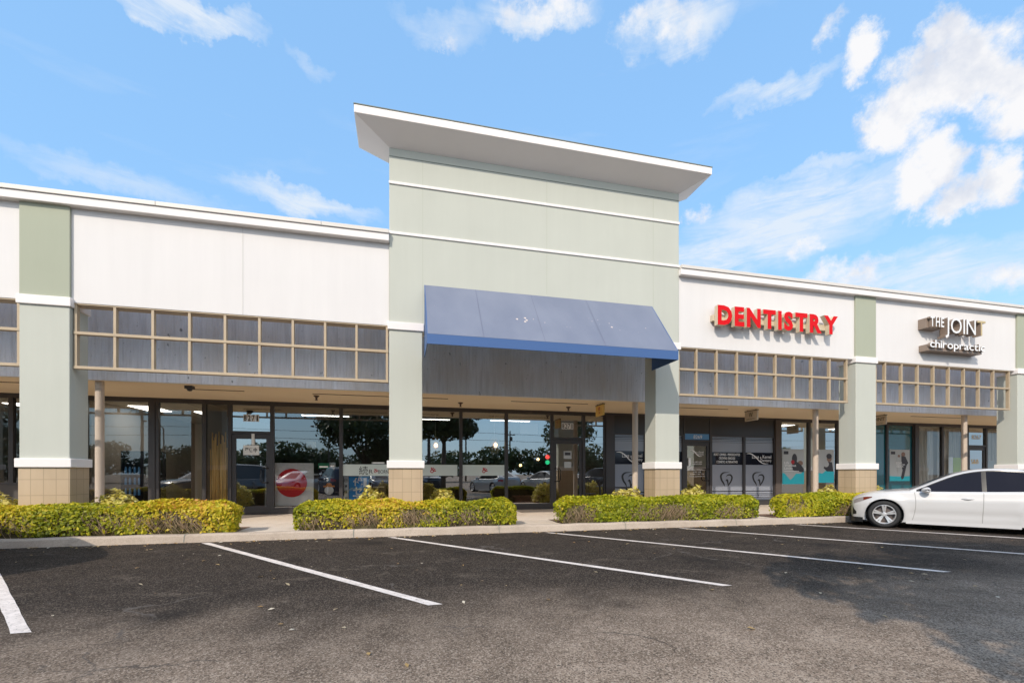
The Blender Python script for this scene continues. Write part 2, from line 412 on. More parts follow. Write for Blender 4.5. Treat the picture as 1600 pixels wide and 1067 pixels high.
# parking lines (slanted stalls)
NEAR = [(-6.45,4.60),(-3.07,4.59),(.31,4.61),(3.69,4.60),(7.06,4.56),(10.4,4.58),(13.75,4.58),(17.1,4.58)]
LBL = ['white parking stripe hidden past the left edge','wide white parking stripe cut off at the left edge of the lot',
 'white parking stripe that starts in front of the first walkway gap and ends mid lot','white parking stripe starting below the pier left of the blue awning',
 'white parking stripe starting beside the walkway gap under the awning','white parking stripe starting below the right awning pier',
 'white parking stripe just in front of the white sedan','white parking stripe on the far side of the white sedan']
for (x,y),lb in list(zip(NEAR,LBL))[1:7]:
    d = Vector((-3.97,5.12)).normalized(); p = Vector((-d.y,d.x)); L = 6.44
    ln = MB(); k = 26; w = .055
    for i in range(k+1):
        c = Vector((x,y)) + d*L*i/k; e = .005*random.uniform(-1,1)
        # ends cut parallel to the facade
        a = c-p*(w+e); b = c+p*(w+e)
        if i == 0: a = a - d*(.055*.77); b = b + d*(.055*.77)
        if i == k: a = a - d*(.055*.77); b = b + d*(.055*.77)
        ln.v += [(a.x,a.y,.005),(b.x,b.y,.005)]
    for i in range(k): ln.f.append((2*i,2*i+2,2*i+3,2*i+1)); ln.m.append(0)
    ln.f = [f[::-1] for f in ln.f]
    tag(ln.build('parking_line', M['line']), lb, 'road marking', 'white slanted parking lines')

# ------------------------------------------------------------------ building
B = thing('shopping_plaza', (6,14,0), 'long white and sage green strip mall building with tall green central tower', 'building')
# parapet walls left and right of the tower
for a,b in ((XL,-.312),(6.932,XR)):
    w = MB(); w.box(a,b,YF+.04,YF+.34,ZW,6.46); w.build('parapet_wall', M['white'], B, bevel=.008)
    c = MB(); c.box(a,b,YF-.10,YF+.40,6.42,6.575); c.build('cornice', M['trim'], B, bevel=.012)
    c = MB(); x = a
    while x < b:
        x2 = min(x+3.05,b); c.box(x+.003,x2-.003,YF-.125,YF+.42,6.58,6.665); x = x2
    c.build('metal_coping', M['coping'], B, bevel=.006)
for x in (-3.25,-9.9): 
    j = MB(); j.box(x-.006,x+.006,YF+.036,YF+.05,ZW+.002,6.42); j.build('wall_joint', M['groove_white'], B)
rf = MB(); rf.box(XL,XR,YP-.02,YS+9,6.2,6.3); rf.build('flat_roof', M['coping'], B)  # roof stops at the frieze; open slot shaped so skylight brightens the panels
# recessed striated concrete frieze and walkway soffit
p = MB(); p.box(XL,XR,YP,YP+.10,ZSOF-.01,6.19); p.build('concrete_frieze', M['panel'], B)
p = MB(); p.box(XL,XR,YP+.10,YS+.2,ZSOF,ZSOF+.1); p.build('walkway_soffit', M['soffit'], B)
for a,b in ((-5.0,-3.9),(-2.3,1.2),(3.0,5.35),(7.4,10.2),(17.9,20.3),(-9.5,-7.9)):
    s = MB(); s.box(a,b,12.68,12.72,ZSOF-.012,ZSOF+.002); s.build('soffit_vent', M['wood'], B)
# tower
t = MB(); t.box(-.31,6.93,YF,11.05,ZW-.02,8.54); t.build('tower_wall', M['sage'], B, bevel=.01)
for z in (7.735,6.625):
    s = MB(); s.box(-.318,6.938,YF-.025,YF+.001,z,z+.06); s.build('trim_band', M['trim'], B, bevel=.004)
s = MB(); s.box(-.312,6.932,YF-.004,YF+.001,8.345,8.36); s.build('wall_joint', M['groove'], B)
for x in (.42,3.35,6.19):
    s = MB()
    for a,b in ((ZW,6.62),(6.69,7.73),(7.80,8.34)):
        if x>.5 and x<6.1 and a<5: a = 5.62
        s.box(x-.004,x+.004,YF-.0022,YF+.001,a,b)
    s.build('wall_joint', M['groove_light'], B)
cn = MB()
lo = [(-.312,YF-.001,8.535),(6.932,YF-.001,8.535),(6.932,11.0,8.535),(-.312,11.0,8.535)]
mi_ = [(-1.0,9.93,8.80),(7.52,9.93,8.80),(7.52,11.0,8.80),(-1.0,11.0,8.80)]
hi = [(a,b,8.965) for a,b,_ in mi_]
cn.add(lo+mi_+hi, [(0,3,2,1)]+[(i,(i+1)%4,(i+1)%4+4,i+4) for i in range(4)]+[(i+4,(i+1)%4+4,(i+1)%4+8,i+8) for i in range(4)]+[(8,9,10,11)])
cn.build('flared_cornice', M['cornice_white'], B, bevel=.008)
cp = MB(); cp.box(-1.01,7.53,9.92,11.01,8.967,8.985); cp.build('metal_coping', M['groove'], B)
# piers
for i,(cx,w) in enumerate(PIERS):
    h = w/2; P = MB()
    P.box(cx-h,cx+h,YF-.012,YF+.52,1.57,4.53); pr = P.build('pier', M['sage'], B, bevel=.012)
    q = MB(); q.box(cx-h-.012,cx+h+.012,YF-.022,YF+.53,.10,1.46); q.build('tile_base', M['tile'], pr, bevel=.006)
    q = MB(); q.box(cx-h-.05,cx+h+.05,YF-.06,YF+.565,1.43,1.60); q.build('lower_band', M['trim'], pr, bevel=.012)
    q = MB(); q.box(cx-h-.035,cx+h+.035,YF-.05,YF+.55,4.50,4.675); q.build('upper_band', M['trim'], pr, bevel=.012)
    if i not in (2,3):
        q = MB(); q.box(cx-h,cx+h,YF-.012,YF+.036,4.66,6.425); q.build('pilaster', M['sage_dark'], pr, bevel=.004)
    po = MB(); po.lathe([(.082,.1),(.082,ZSOF+.005)], (cx-.02,YQ+.1,0), 24); po.build('round_post', M['post'], B, smooth=True)
# trellis screens hung between the piers
BAYS = [[-12.75+.645*k for k in range(9)]+[-7.07],[-6.17+.6455*k for k in range(10)],
        [6.97,7.5,8.11,8.74,9.36,9.98,10.59,11.19,11.82,12.42],[13.48,13.84,14.47,15.1,15.73,16.35,16.98,17.61,18.24,18.92],[20.0+.65*k for k in range(10)]]
for xs in BAYS:
    t = MB(); a, b = xs[0]-.03, xs[-1]+.03
    for x in xs: t.box(x-.025,x+.025,YF+.06,YF+.145,3.34,4.62)
    for z in (3.365,4.03): t.box(a,b,YF+.05,YF+.155,z-.028,z+.028)
    t.box(a,b,YF+.052,YF+.30,4.575,4.612)
    t.build('trellis_screen', M['tan'], B, bevel=.004)
# ---- storefronts
def window(x0, x1, z0=.26, z1=ZSOF-.07, pane='glass', fl=.05, fr=.05, fb=.06, ft=.05, name='window'):
    f = MB(); ya, yb = YS-.055, YS+.055
    f.box(x0,x0+fl,ya,yb,z0,z1); f.box(x1-fr,x1,ya,yb,z0,z1); f.box(x0+fl,x1-fr,ya+.003,yb,z0,z0+fb); f.box(x0+fl,x1-fr,ya+.003,yb,z1-ft,z1)
    o = f.build(name, M['bronze'], B)
    q = MB(); q.quad((x0+fl,YS,z0+fb),(x1-fr,YS,z0+fb),(x1-fr,YS,z1-ft),(x0+fl,YS,z1-ft)); q.build('pane', M[pane], o)
    return o
def base(x0,x1,z0=ZB-.01,z1=.26):
    f = MB(); f.box(x0,x1,YS-.06,YS+.06,z0,z1); f.build('window_sill', M['bronze'], B)
hd = MB(); hd.box(XL,XR,YS-.05,YS+.06,ZSOF-.07,ZSOF-.001); hd.build('storefront_header', M['bronze'], B)
def number(par, body, x0, x1, z0, z1, y, digit='black', tile='whitepaint', gap=.012):
    n_ = len(body); w = (x1-x0)/n_; mb = MB()
    for i,ch in enumerate(body):
        mb.box(x0+i*w, x0+(i+1)*w-gap, y-.004, y, z0, z1, 0)
        k = .28 if ch=='1' else .11
        text(mb, ch, x0+i*w+w*k, x0+(i+1)*w-gap-w*k, z0+.018, z1-.018, y-.0065, .02, 1)
    mb.build('house_number', [M[tile], M[digit]], par)
def door(x0, x1, htop=2.45, num=None, transom=True, pane='glass', handle_side=1, stile=.10):
    f = MB(); ya, yb = YS-.06, YS+.06; j = .05; zt = ZSOF-.07
    f.box(x0,x0+j,ya,yb,ZB-.01,zt); f.box(x1-j,x1,ya,yb,ZB-.01,zt); f.box(x0+j,x1-j,ya+.003,yb,htop-.0,htop+.07)
    if transom: f.box(x0+j,x1-j,ya+.003,yb,zt-.05,zt)
    f.box(x0+j,x1-j,ya-.03,yb,ZB-.005,ZB+.022)
    o = f.build('door', M['bronze'], B)
    l_ = MB(); a, b = x0+j+.006, x1-j-.006; z0, z1 = ZB+.03, htop-.008
    l_.box(a,a+stile,YS-.03,YS+.03,z0,z1); l_.box(b-stile,b,YS-.03,YS+.03,z0,z1); l_.box(a+stile,b-stile,YS-.028,YS+.03,z0,z0+.20); l_.box(a+stile,b-stile,YS-.028,YS+.03,z1-.14,z1)
    l_.build('door_leaf', M['bronze'], o)
    q = MB(); q.quad((a+stile,YS,z0+.2),(b-stile,YS,z0+.2),(b-stile,YS,z1-.14),(a+stile,YS,z1-.14)); q.build('pane', M[pane], o)
    if transom:
        q = MB(); q.quad((x0+j,YS,htop+.07),(x1-j,YS,htop+.07),(x1-j,YS,zt-.05),(x0+j,YS,zt-.05)); q.build('transom_pane', M[pane], o)
    hx = b-stile*.5 if handle_side>0 else a+stile*.5; sgn = -1 if handle_side>0 else 1
    h = MB(); h.tube([(hx,YS-.03,1.05),(hx,YS-.095,1.05),(hx+sgn*.13,YS-.11,1.05),(hx+sgn*.17,YS-.11,1.10),(hx+sgn*.17,YS-.11,1.42),(hx+sgn*.13,YS-.11,1.47),(hx,YS-.095,1.47),(hx,YS-.03,1.47)],.017,8)
    h.build('handle', M['blackgloss'], o, smooth=True)
    if num: number(o, num, *[v for v in ((x0+x1)/2-.21,(x0+x1)/2+.21)], 2.80, 3.0, YS-.002)
    return o
# left neighbour shop (seen at the left edge)
sl = MB(); sl.box(-14,-8.25,YS-.04,YS+.08,ZB-.01,1.02); sl.build('bulkhead', mat('dark_bulkhead',(.075,.065,.06),.7), B)
for a,b in ((-13.4,-11.6),(-11.6,-9.85),(-9.85,-8.25)): window(a,b,1.02,pane='glass_left')
window(-8.25,-6.74,pane='glass_left'); window(-6.62,-5.44,fl=.08,pane='glass_left'); mb = MB(); mb.box(-6.74,-6.62,YS-.08,YS+.08,ZB,ZSOF-.07); mb.build('mullion', M['bronze'], B)
window(-5.44,-4.80,pane='glass_clear')
door(-4.80,-3.70,num='8271',handle_side=1)
window(-3.70,-1.82,pane='glass_mid'); window(-1.82,.02,pane='glass_mid'); window(.02,1.77); window(1.77,3.25); window(3.25,4.80)
door(4.80,5.93,num='8271',handle_side=-1)
window(5.93,6.72)
mb = MB(); mb.box(6.72,7.02,YS-.1,YS+.1,ZB,ZSOF-.07); mb.build('mullion', M['bronze'], B)
base(-8.25,-4.80); base(-3.70,4.80); base(5.93,6.72)
# dental office: filmed glass under dark spandrels
def film_window(x0, x1, words):
    o = window(x0,x1,.26,2.70,'frost')
    k = MB(); k.box(x0,x1,YS-.04,YS+.04,2.70,ZSOF-.07); k.build('spandrel', M['spandrel'], o)
    a, b = x0+.05, x1-.05
    k = MB(); k.quad((a,YS-.004,1.63),(b,YS-.004,1.63),(b,YS-.004,2.09),(a,YS-.004,2.09)); k.build('film_band', M['blackfilm'], o)
    k = MB()
    for z,h in ((2.50,.012),(2.55,.022),(2.60,.014),(2.44,.01),(.64,.03),(.56,.012),(.50,.02),(.42,.014)):
        k = MB(); k.quad((a,YS-.004,z),(b,YS-.004,z),(b,YS-.004,z+h),(a,YS-.004,z+h)); k.build('film_stripe', M['blackfilm'], o)
    tx = MB(); w = b-a
    if words == 'list':
        for s_,zz,f_ in (('ROOT CANALS - PERIODONTICS',1.96,.84),('CROWNS / BRIDGES',1.825,.52),('COSMETIC ALTERNATIVES',1.69,.68)):
            tx = MB(); text(tx, s_, (a+b)/2-w*f_/2, (a+b)/2+w*f_/2, zz, zz+.085, YS-.008, .012); tx.build('lettering', M['signwhite'], o)
    else:
        logo(tx, a+w*.06, b-w*.04, 1.66, 2.06, YS-.008); tx.build('lettering', M['signwhite'], o)
    tooth(o, (a+b)/2-.02, 1.12, .50, YS-.006)
    return o
def ribbon(mb, pts, ws, y):
    n_ = len(pts); L_ = []; R_ = []
    for i in range(n_):
        d = Vector(pts[min(i+1,n_-1)])-Vector(pts[max(i-1,0)]); d.normalize(); p_ = Vector((-d.y,d.x))
        L_.append(Vector(pts[i])+p_*ws[i]); R_.append(Vector(pts[i])-p_*ws[i])
    for i in range(n_-1):
        mb.quad((R_[i].x,y,R_[i].y),(R_[i+1].x,y,R_[i+1].y),(L_[i+1].x,y,L_[i+1].y),(L_[i].x,y,L_[i].y))
def smooth_pts(pts, k=6):
    out = []; n_ = len(pts)
    for i in range(n_-1):
        p0,p1,p2,p3 = [pts[max(0,min(n_-1,j))] for j in (i-1,i,i+1,i+2)]
        for s_ in range(k):
            t_ = s_/k
            out.append(tuple(.5*((2*p1[c])+(-p0[c]+p2[c])*t_+(2*p0[c]-5*p1[c]+4*p2[c]-p3[c])*t_*t_+(-p0[c]+3*p1[c]-3*p2[c]+p3[c])*t_**3) for c in range(len(p1))))
    out.append(pts[-1]); return out
def logo(mb, x0, x1, z0, z1, y):
    w, h = x1-x0, z1-z0
    P = smooth_pts([(x0,z1-h*.05,.004),(x0+w*.16,z1-h*.04,.016),(x0+w*.34,z1-h*.30,.018),(x0+w*.50,z0+h*.30,.016),(x0+w*.66,z0+h*.06,.012),(x0+w*.86,z0+h*.04,.003)])
    ribbon(mb, [(a,b) for a,b,_ in P], [c for _,_,c in P], y)
    text(mb, 'Luxe', x0+w*.22, x0+w*.48, z0+h*.52, z0+h*.84, y-.002, .0)
    text(mb, '&', x0+w*.53, x0+w*.58, z0+h*.52, z0+h*.70, y-.002, .01)
    text(mb, 'Kernel', x0+w*.63, x0+w*.97, z0+h*.52, z0+h*.84, y-.002, .0)
    text(mb, 'Dentistry', x0+w*.55, x0+w*.98, z0+h*.14, z0+h*.47, y-.002, .0)
def tooth(par, cx, cz, s, y):
    A = smooth_pts([(.30,.52,.003),(.05,.46,.02),(-.28,.42,.05),(-.48,.22,.075),(-.42,-.10,.07),(-.24,-.36,.055),(-.16,-.56,.012)])
    Bq = smooth_pts([(-.06,.12,.004),(.10,.26,.04),(.34,.26,.06),(.46,.08,.07),(.38,-.18,.06),(.22,-.40,.05),(.12,-.56,.012)])
    D = smooth_pts([(-.08,-.16,.01),(.04,-.10,.07),(.10,-.26,.06),(.12,-.52,.012)])
    for i_,Q in enumerate((A,Bq,D)):
        mb = MB(); ribbon(mb, [(cx+a*s,cz+b*s) for a,b,_ in Q], [c*s for *_,c in Q], y-.001*i_); mb.build('tooth_stroke', M['black'], par)
film_window(7.02,8.25,'logo'); film_window(8.25,9.74,'list')
o3 = door(9.74,10.86,num=None,pane='glass',transom=False)
k = MB(); k.box(9.79,10.81,YS-.04,YS+.05,2.74,ZSOF-.07); k.build('spandrel', M['spandrel'], o3)
k = MB(); k.box(9.80,10.80,YS-.03,YS+.03,2.524,2.736,0); text(k,'8269',10.15,10.50,2.56,2.69,YS-.034,.0,1); k.build('transom_sign', [M['signblue'],M['signwhite']], o3)
k = MB(); logo(k,10.02,10.60,1.92,2.16,YS-.006); k.build('lettering', M['signwhite'], o3)
for s_,zz,hh,f_ in (('DR. AMY LUXE',1.70,.05,.40),('(954) 473-3003',1.62,.05,.38),('Monday - Wednesday',1.42,.045,.52),('9 AM - 5 PM',1.34,.045,.32),('Thursday 11 AM - 7 PM',1.26,.045,.58),('Friday By appointment only',1.18,.045,.64)):
    k = MB(); text(k, s_, 10.32-f_/2, 10.32+f_/2, zz, zz+hh, YS-.006, .01); k.build('lettering', M['signwhite'], o3)
q = MB(); q.box(9.93,10.02,YS-.06,YS-.031,1.58,1.86); q.build('door_notice', M['whitepaint'], o3)
film_window(10.86,12.28,'list'); film_window(12.28,13.63,'logo')
mb = MB(); mb.box(13.63,13.88,YS-.1,YS+.1,ZB,ZSOF-.07); mb.build('mullion', mat('brown_mullion',(.09,.07,.06),.6), B)
base(7.02,9.74); base(10.86,13.63)
# chiropractor
window(13.88,15.22); window(15.22,16.58); window(16.58,17.6)
window(17.6,19.06,pane='glass_teal'); window(19.06,20.46,pane='glass_teal')
mb = MB(); mb.box(20.46,20.66,YS-.1,YS+.1,ZB,ZSOF-.07); mb.build('mullion', M['bronze'], B)
base(13.88,20.46)
# salon
window(20.66,22.05,pane='glass_clear'); window(22.05,23.45,pane='glass_clear'); od = door(23.45,24.56,handle_side=-1); window(24.56,25.9,pane='glass_clear'); window(25.9,27.6); window(27.6,29.4)
base(20.66,23.45); base(24.56,29.4)
k = MB(); text(k,'8267',23.75,24.3,2.78,2.96,YS-.006,.0); text(k,'S&B',23.72,24.15,1.72,1.92,YS-.006,.0); text(k,'HAIR',23.78,24.1,1.40,1.46,YS-.006,.0); k.build('lettering', M['yellowsign'], od)
# side and back walls, party walls, floors, ceilings of the shops
w = MB()
for x in (XL,XR-.2): w.box(x,x+.2,YF+.36,YS+9,0,6.2)
w.box(XL+.2,XR-.2,YS+8.8,YS+9,0,6.2); w.box(XL+.2,-14,YS,YS+.1,0,ZSOF-.07); w.box(29.4,XR-.2,YS,YS+.1,0,ZSOF-.07); w.build('outer_wall', M['white'], B)
w = MB()
for x,wd in ((-8.30,.1),(-5.47,.06),(6.82,.1),(13.7,.1),(20.5,.1)): w.box(x,x+wd,YS+.12,YS+8.8,ZB+.01,ZSOF-.075)
w.build('party_wall', mat('party_wall_paint',(.30,.26,.22),.9), B)
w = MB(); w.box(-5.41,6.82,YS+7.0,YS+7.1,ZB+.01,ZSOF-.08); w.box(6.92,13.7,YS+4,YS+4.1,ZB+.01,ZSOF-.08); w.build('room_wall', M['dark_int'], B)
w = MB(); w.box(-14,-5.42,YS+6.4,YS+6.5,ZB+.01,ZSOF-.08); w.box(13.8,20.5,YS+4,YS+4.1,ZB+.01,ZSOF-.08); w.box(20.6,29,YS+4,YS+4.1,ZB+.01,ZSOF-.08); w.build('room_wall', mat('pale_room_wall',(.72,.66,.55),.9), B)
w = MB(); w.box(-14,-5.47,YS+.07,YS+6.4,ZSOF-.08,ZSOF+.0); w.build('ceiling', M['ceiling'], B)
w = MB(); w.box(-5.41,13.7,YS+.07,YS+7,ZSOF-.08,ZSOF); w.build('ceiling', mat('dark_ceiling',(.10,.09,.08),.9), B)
w = MB(); w.box(13.8,29,YS+.07,YS+4,ZSOF-.08,ZSOF); w.build('ceiling', M['ceiling'], B)
w = MB(); w.box(-14,29,YS+.07,YS+8.8,ZB+.0,ZB+.012); w.build('shop_floor', mat('shop_floor_tile',(.09,.07,.06),.35), B)

# ------------------------------------------------------------------ awning
A = thing('awning', (3.3,YF,3.9), 'large faded blue canvas awning with pale worn flecks on the green tower', 'awning')
a0, a1, yt, zt, yb2, zb2, zv = .47, 6.14, YF-.008, 5.56, 9.30, 4.13, 3.925
s = MB(); NX, NZ = 40, 10; th = .012
for off in (0, th):
    for i in range(NX+1):
        for j in range(NZ+1):
            u, v = i/NX, j/NZ; sag = .012*math.sin(math.pi*v)*(1+.5*math.sin(u*math.pi*4))
            s.v.append((a0+(a1-a0)*u, yt+(yb2-yt)*v+off*.75, zt+(zb2-zt)*v-sag-off*.6))
k = (NX+1)*(NZ+1)
for i in range(NX):
    for j in range(NZ):
        q = i*(NZ+1)+j; s.f += [(q,q+1,q+NZ+2,q+NZ+1),(k+q,k+q+NZ+1,k+q+NZ+2,k+q+1)]; s.m += [0,0]
s.build('canvas_top', M['awning'], A, smooth=True)
s = MB(); s.box(a0,a1,yb2-.004,yb2+.012,zv,zb2-.004); s.build('valance', M['valance'], A, bevel=.003)
for x,d in ((a0,-.014),(a1,.014)):
    s = MB(); pts = [(yt,zt),(yb2,zb2),(yb2,zv),(yt,zv)]
    vs = [(x,y,z) for y,z in pts]+[(x+d,y,z) for y,z in pts]
    s.add(vs,[(0,1,2,3),(7,6,5,4)]+[(i,i+4,(i+1)%4+4,(i+1)%4) for i in range(4)]); s.build('end_panel', M['valance'], A)
for x in (a0+.02,1.62,2.95,4.35,a1-.02):
    s = MB(); s.tube([(x,yt-.01,zt-.06),(x,yb2+.05,zb2-.05),(x,yb2+.05,zv+.03)],.016,6); s.build('frame_rib', M['pole'], A)
for x in (1.62,2.95,4.35):
    s = MB(); s.add([(x-.004,yt-.0,zt+.003),(x+.004,yt,zt+.003),(x+.004,yb2-.003,zb2+.002),(x-.004,yb2-.003,zb2+.002)],[(0,3,2,1)]); s.build('canvas_seam', mat('seam',(.13,.145,.22),.7), A)
s = MB(); s.tube([(a0+.02,yb2+.05,zv+.03),(a1-.02,yb2+.05,zv+.03)],.016,6); s.tube([(a0+.02,yb2+.05,zb2-.05),(a1-.02,yb2+.05,zb2-.05)],.016,6); s.build('frame_rail', M['pole'], A)

# ------------------------------------------------------------------ wall signs
yw = YF+.04
Sg = thing('dentistry_sign', (9.85,yw,5.15), 'red raised capital letters spelling DENTISTRY on the white wall', 'sign')
body = 'DENTISTRY'; x = 7.92; zA, zB_ = 5.17, 5.68; total = 3.86
geo = [text_geo(c, .048) for c in body]; ws = [max(v[0] for v in g_[0])-min(v[0] for v in g_[0]) for g_ in geo]
gap = .075; sc = (total-gap*(len(body)-1))/sum(ws)
for c, w in zip(body, ws):
    mb = MB(); text(mb, c, x, x+w*sc, zA, zB_, 10.235, .048, 0, depth=.13); L = mb.build('letter', [M['red'], M['cream']], Sg)
    x += w*sc+gap
r = MB(); r.box(7.88,11.75,10.37,yw-.002,5.31,5.47); r.build('raceway', M['cream'], Sg, bevel=.006)
Sj = thing('chiropractic_sign', (16.2,yw,4.95), 'white raised letters reading THE JOINT chiropractic with brown returns on the white wall', 'sign')
def letters(body, x0, x1, z0, z1, yfront, d, face, side, bold=.02, gap=.03, heights=None):
    geo = [text_geo(c, bold) for c in body]; ws = [max(v[0] for v in g_[0])-min(v[0] for v in g_[0]) for g_ in geo]
    full = text_geo(body, bold)[0]; ym, yM = min(v[1] for v in full), max(v[1] for v in full)
    sc = (x1-x0-gap*(len(body)-1))/sum(ws); x = x0
    for c, w, g_ in zip(body, ws, geo):
        a_ = min(v[1] for v in g_[0]); b_ = max(v[1] for v in g_[0]); zz = lambda q: z0+(q-ym)/(yM-ym)*(z1-z0)
        mb = MB(); text(mb, c, x, x+w*sc, zz(a_), zz(b_), yfront, bold, 0, depth=d)
        mb.build('letter', [face if not isinstance(face,dict) else face.get(c, face['']), side], Sj); x += w*sc+gap
letters('THE', 15.07,15.60,5.64,5.93,10.16,.10,M['signwhite'],M['brownmetal'],.015,.05)
letters('JOINT', 15.66,17.28,5.35,5.95,10.16,.22,{'':M['signwhite'],'T':M['creamface']},M['brownmetal'],.0,.07)
letters('chiropractic', 15.05,17.26,4.95,5.25,10.16,.07,M['signwhite'],M['brownmetal'],.012,.022)
r = MB(); r.box(15.05,15.66,10.262,yw-.002,5.62,5.92); r.box(15.08,17.24,10.232,yw-.002,4.95,5.14); r.build('raceway', M['brownmetal'], Sj, bevel=.006)
# blade signs hanging from the soffit
def blade(X, y0, y1, label, face, words):
    Bs = thing('blade_sign', (X,(y0+y1)/2,3.02), label, 'sign', 'small blade signs hanging from the walkway soffit')
    m_ = MB(); m_.box(X-.025,X+.025,y0,y1,3.02,3.33); m_.build('board', M[face], Bs, bevel=.004)
    m_ = MB(); m_.box(X-.03,X+.03,y0-.01,y1+.01,3.332,3.352); 
    for yy in (y0+.08,y1-.08): m_.tube([(X,yy,3.352),(X,yy,ZSOF+.01)],.008,6)
    m_.build('hanger', M['black'], Bs)
    m_ = MB()
    for kind,*r_ in words:
        if kind == 't':
            vs, fs = text_geo(r_[0], .01); xs=[v[0] for v in vs]; zs=[v[1] for v in vs]
            f0,f1,z0,z1 = r_[1:]
            # reads left to right from the -x side: left is +y
            ya_, yb_ = y1-(y1-y0)*f0, y1-(y1-y0)*f1
            m_.add([(X-.0275, ya_+(v[0]-min(xs))/(max(xs)-min(xs))*(yb_-ya_), z0+(v[1]-min(zs))/(max(zs)-min(zs))*(z1-z0)) for v in vs], fs)
    m_.build('lettering', M['black'] if face!='yellowsign' else M['red2'], Bs)
blade(5.68,12.28,12.82,'yellow hanging sign with small red marks beside the restaurant door','yellowsign',[('t','続',.38,.62,3.17,3.29),('t','縁',.42,.58,3.08,3.14)])
blade(10.98,12.29,12.83,'tan hanging sign with a dark tooth emblem in front of the dental office','tansign',[('t','W',.34,.66,3.13,3.29),('t','DENTISTRY',.14,.86,3.05,3.09)])
blade(16.3,12.35,12.92,'tan hanging sign with black JOINT lettering beside the chiropractor pier','tansign',[('t','THE',.06,.26,3.22,3.29),('t','JOINT',.10,.93,3.12,3.27),('t','chiropractic',.15,.85,3.05,3.09)])
# small soffit fittings
for x,y,l in ((-2.26,13.0,'small dark sprinkler head on the soffit left of the green tower pier'),(1.62,13.3,'small dark sprinkler head on the soffit under the awning, leftmost'),(5.0,13.4,'small dark sprinkler head above the right restaurant door')):
    m_ = MB(); m_.lathe([(.0,ZSOF),(.075,ZSOF-.001),(.07,ZSOF-.02),(.03,ZSOF-.05),(.022,ZSOF-.11),(.045,ZSOF-.125),(.0,ZSOF-.13)],(x,y,0),14); tag(m_.build('sprinkler_head', M['wood'], smooth=True), l, 'sprinkler', 'soffit sprinkler heads')
m_ = MB(); m_.box(-5.02,-4.86,12.2,12.36,ZSOF-.07,ZSOF-.001); m_.lathe([(.0,ZSOF-.125),(.04,ZSOF-.115),(.062,ZSOF-.08),(.064,ZSOF-.07)],(-4.94,12.28,0),14); tag(m_.build('soffit_fixture', M['bronze']), 'small dark boxy light fixture on the soffit above the left shop windows', 'light fixture')

# ------------------------------------------------------------------ things in the windows
yi = YS+.06
def tube_thing(): pass
# wall of bamboo poles
bb = MB()
for i in range(15): 
    x = -5.36+i*.036; bb.tube([(x,yi+.12+.02*math.sin(i*2.1),ZB+.02),(x+.01*math.sin(i),yi+.12,2.0+.5*abs(math.sin(i*1.3)))],.017,7)
tag(bb.build('bamboo_screen', M['bamboo'], smooth=True), 'golden bamboo pole screen standing inside the window left of the first door', 'bamboo screen')
# red disc flag
F = thing('flag', (-3.2,yi+.1,.4), 'white cloth flag with a large red disc hung inside the window', 'flag')
def cloth(mb, x0,x1,z0,z1,y,amp,nx=30,nz=16,mi=0,disc=None):
    for i in range(nx+1):
        for j in range(nz+1):
            xx=x0+(x1-x0)*i/nx; zz=z0+(z1-z0)*j/nz; mb.v.append((xx,y+amp*math.sin(xx*9+zz*5)+amp*.6*math.sin(xx*17-zz*8),zz))
    for i in range(nx):
        for j in range(nz): 
            q=i*(nz+1)+j; mb.f.append((q,q+nz+1,q+nz+2,q+1)); mb.m.append(mi)
m_ = MB(); cloth(m_,-3.95,-2.62,.36,1.62,yi+.12,.015); m_.build('cloth', M['flagwhite'], F, smooth=True)
m_ = MB(); m_.lathe([(.0,yi+.085),(.20,yi+.084),(.42,yi+.088),(.42,yi+.094)],(-3.22,0,1.03),48,'y'); m_.build('red_disc', M['flagred'], F)
# dark banner with plain emblem
F = thing('banner', (-2.2,yi+.2,.4), 'dark navy banner with an orange and white emblem inside the window', 'banner')
m_ = MB(); cloth(m_,-2.50,-1.90,.36,1.45,yi+.22,.008); m_.build('cloth', M['navy'], F, smooth=True)
m_ = MB(); m_.lathe([(.0,yi+.20),(.13,yi+.199),(.13,yi+.205)],(-2.20,0,.80),28,'y',0); m_.box(-2.36,-2.04,yi+.19,yi+.198,.90,.945,1); m_.prism_xz([(-2.29,.947),(-2.26,1.01),(-2.20,1.03),(-2.14,1.01),(-2.11,.947)],yi+.19,yi+.198,1); m_.build('emblem', [M['flagwhite'],M['orange']], F)
m_ = MB(); m_.box(-1.88,-1.80,yi+.1,yi+.3,ZB+.015,1.44); tag(m_.build('shelf_panel', M['whitepaint'], bevel=.005), 'narrow white upright panel beside the navy banner inside the window', 'panel')
for x0,x1,z0,z1,mt,nm,lb in ((-2.46,-2.16,1.46,1.62,'green','notice_card','small green printed card above the navy banner in the window'),(-2.15,-1.98,1.48,1.64,'pgrey','notice_card','small grey printed card beside the green card in the window'),(-.95,-.55,1.585,1.66,'pgrey','notice_card','pale notice strip stuck above the printed window band by the pier')):
    m_ = MB(); m_.box(x0,x1,YS+.004,YS+.01,z0,z1,0); m_.box(x0+.03,x1-.03,YS-.002,YS+.003,z0+.03,z0+.07,1); tag(m_.build(nm,[M[mt],M['flagwhite']]), lb, 'notice', 'small notice cards in the restaurant window')
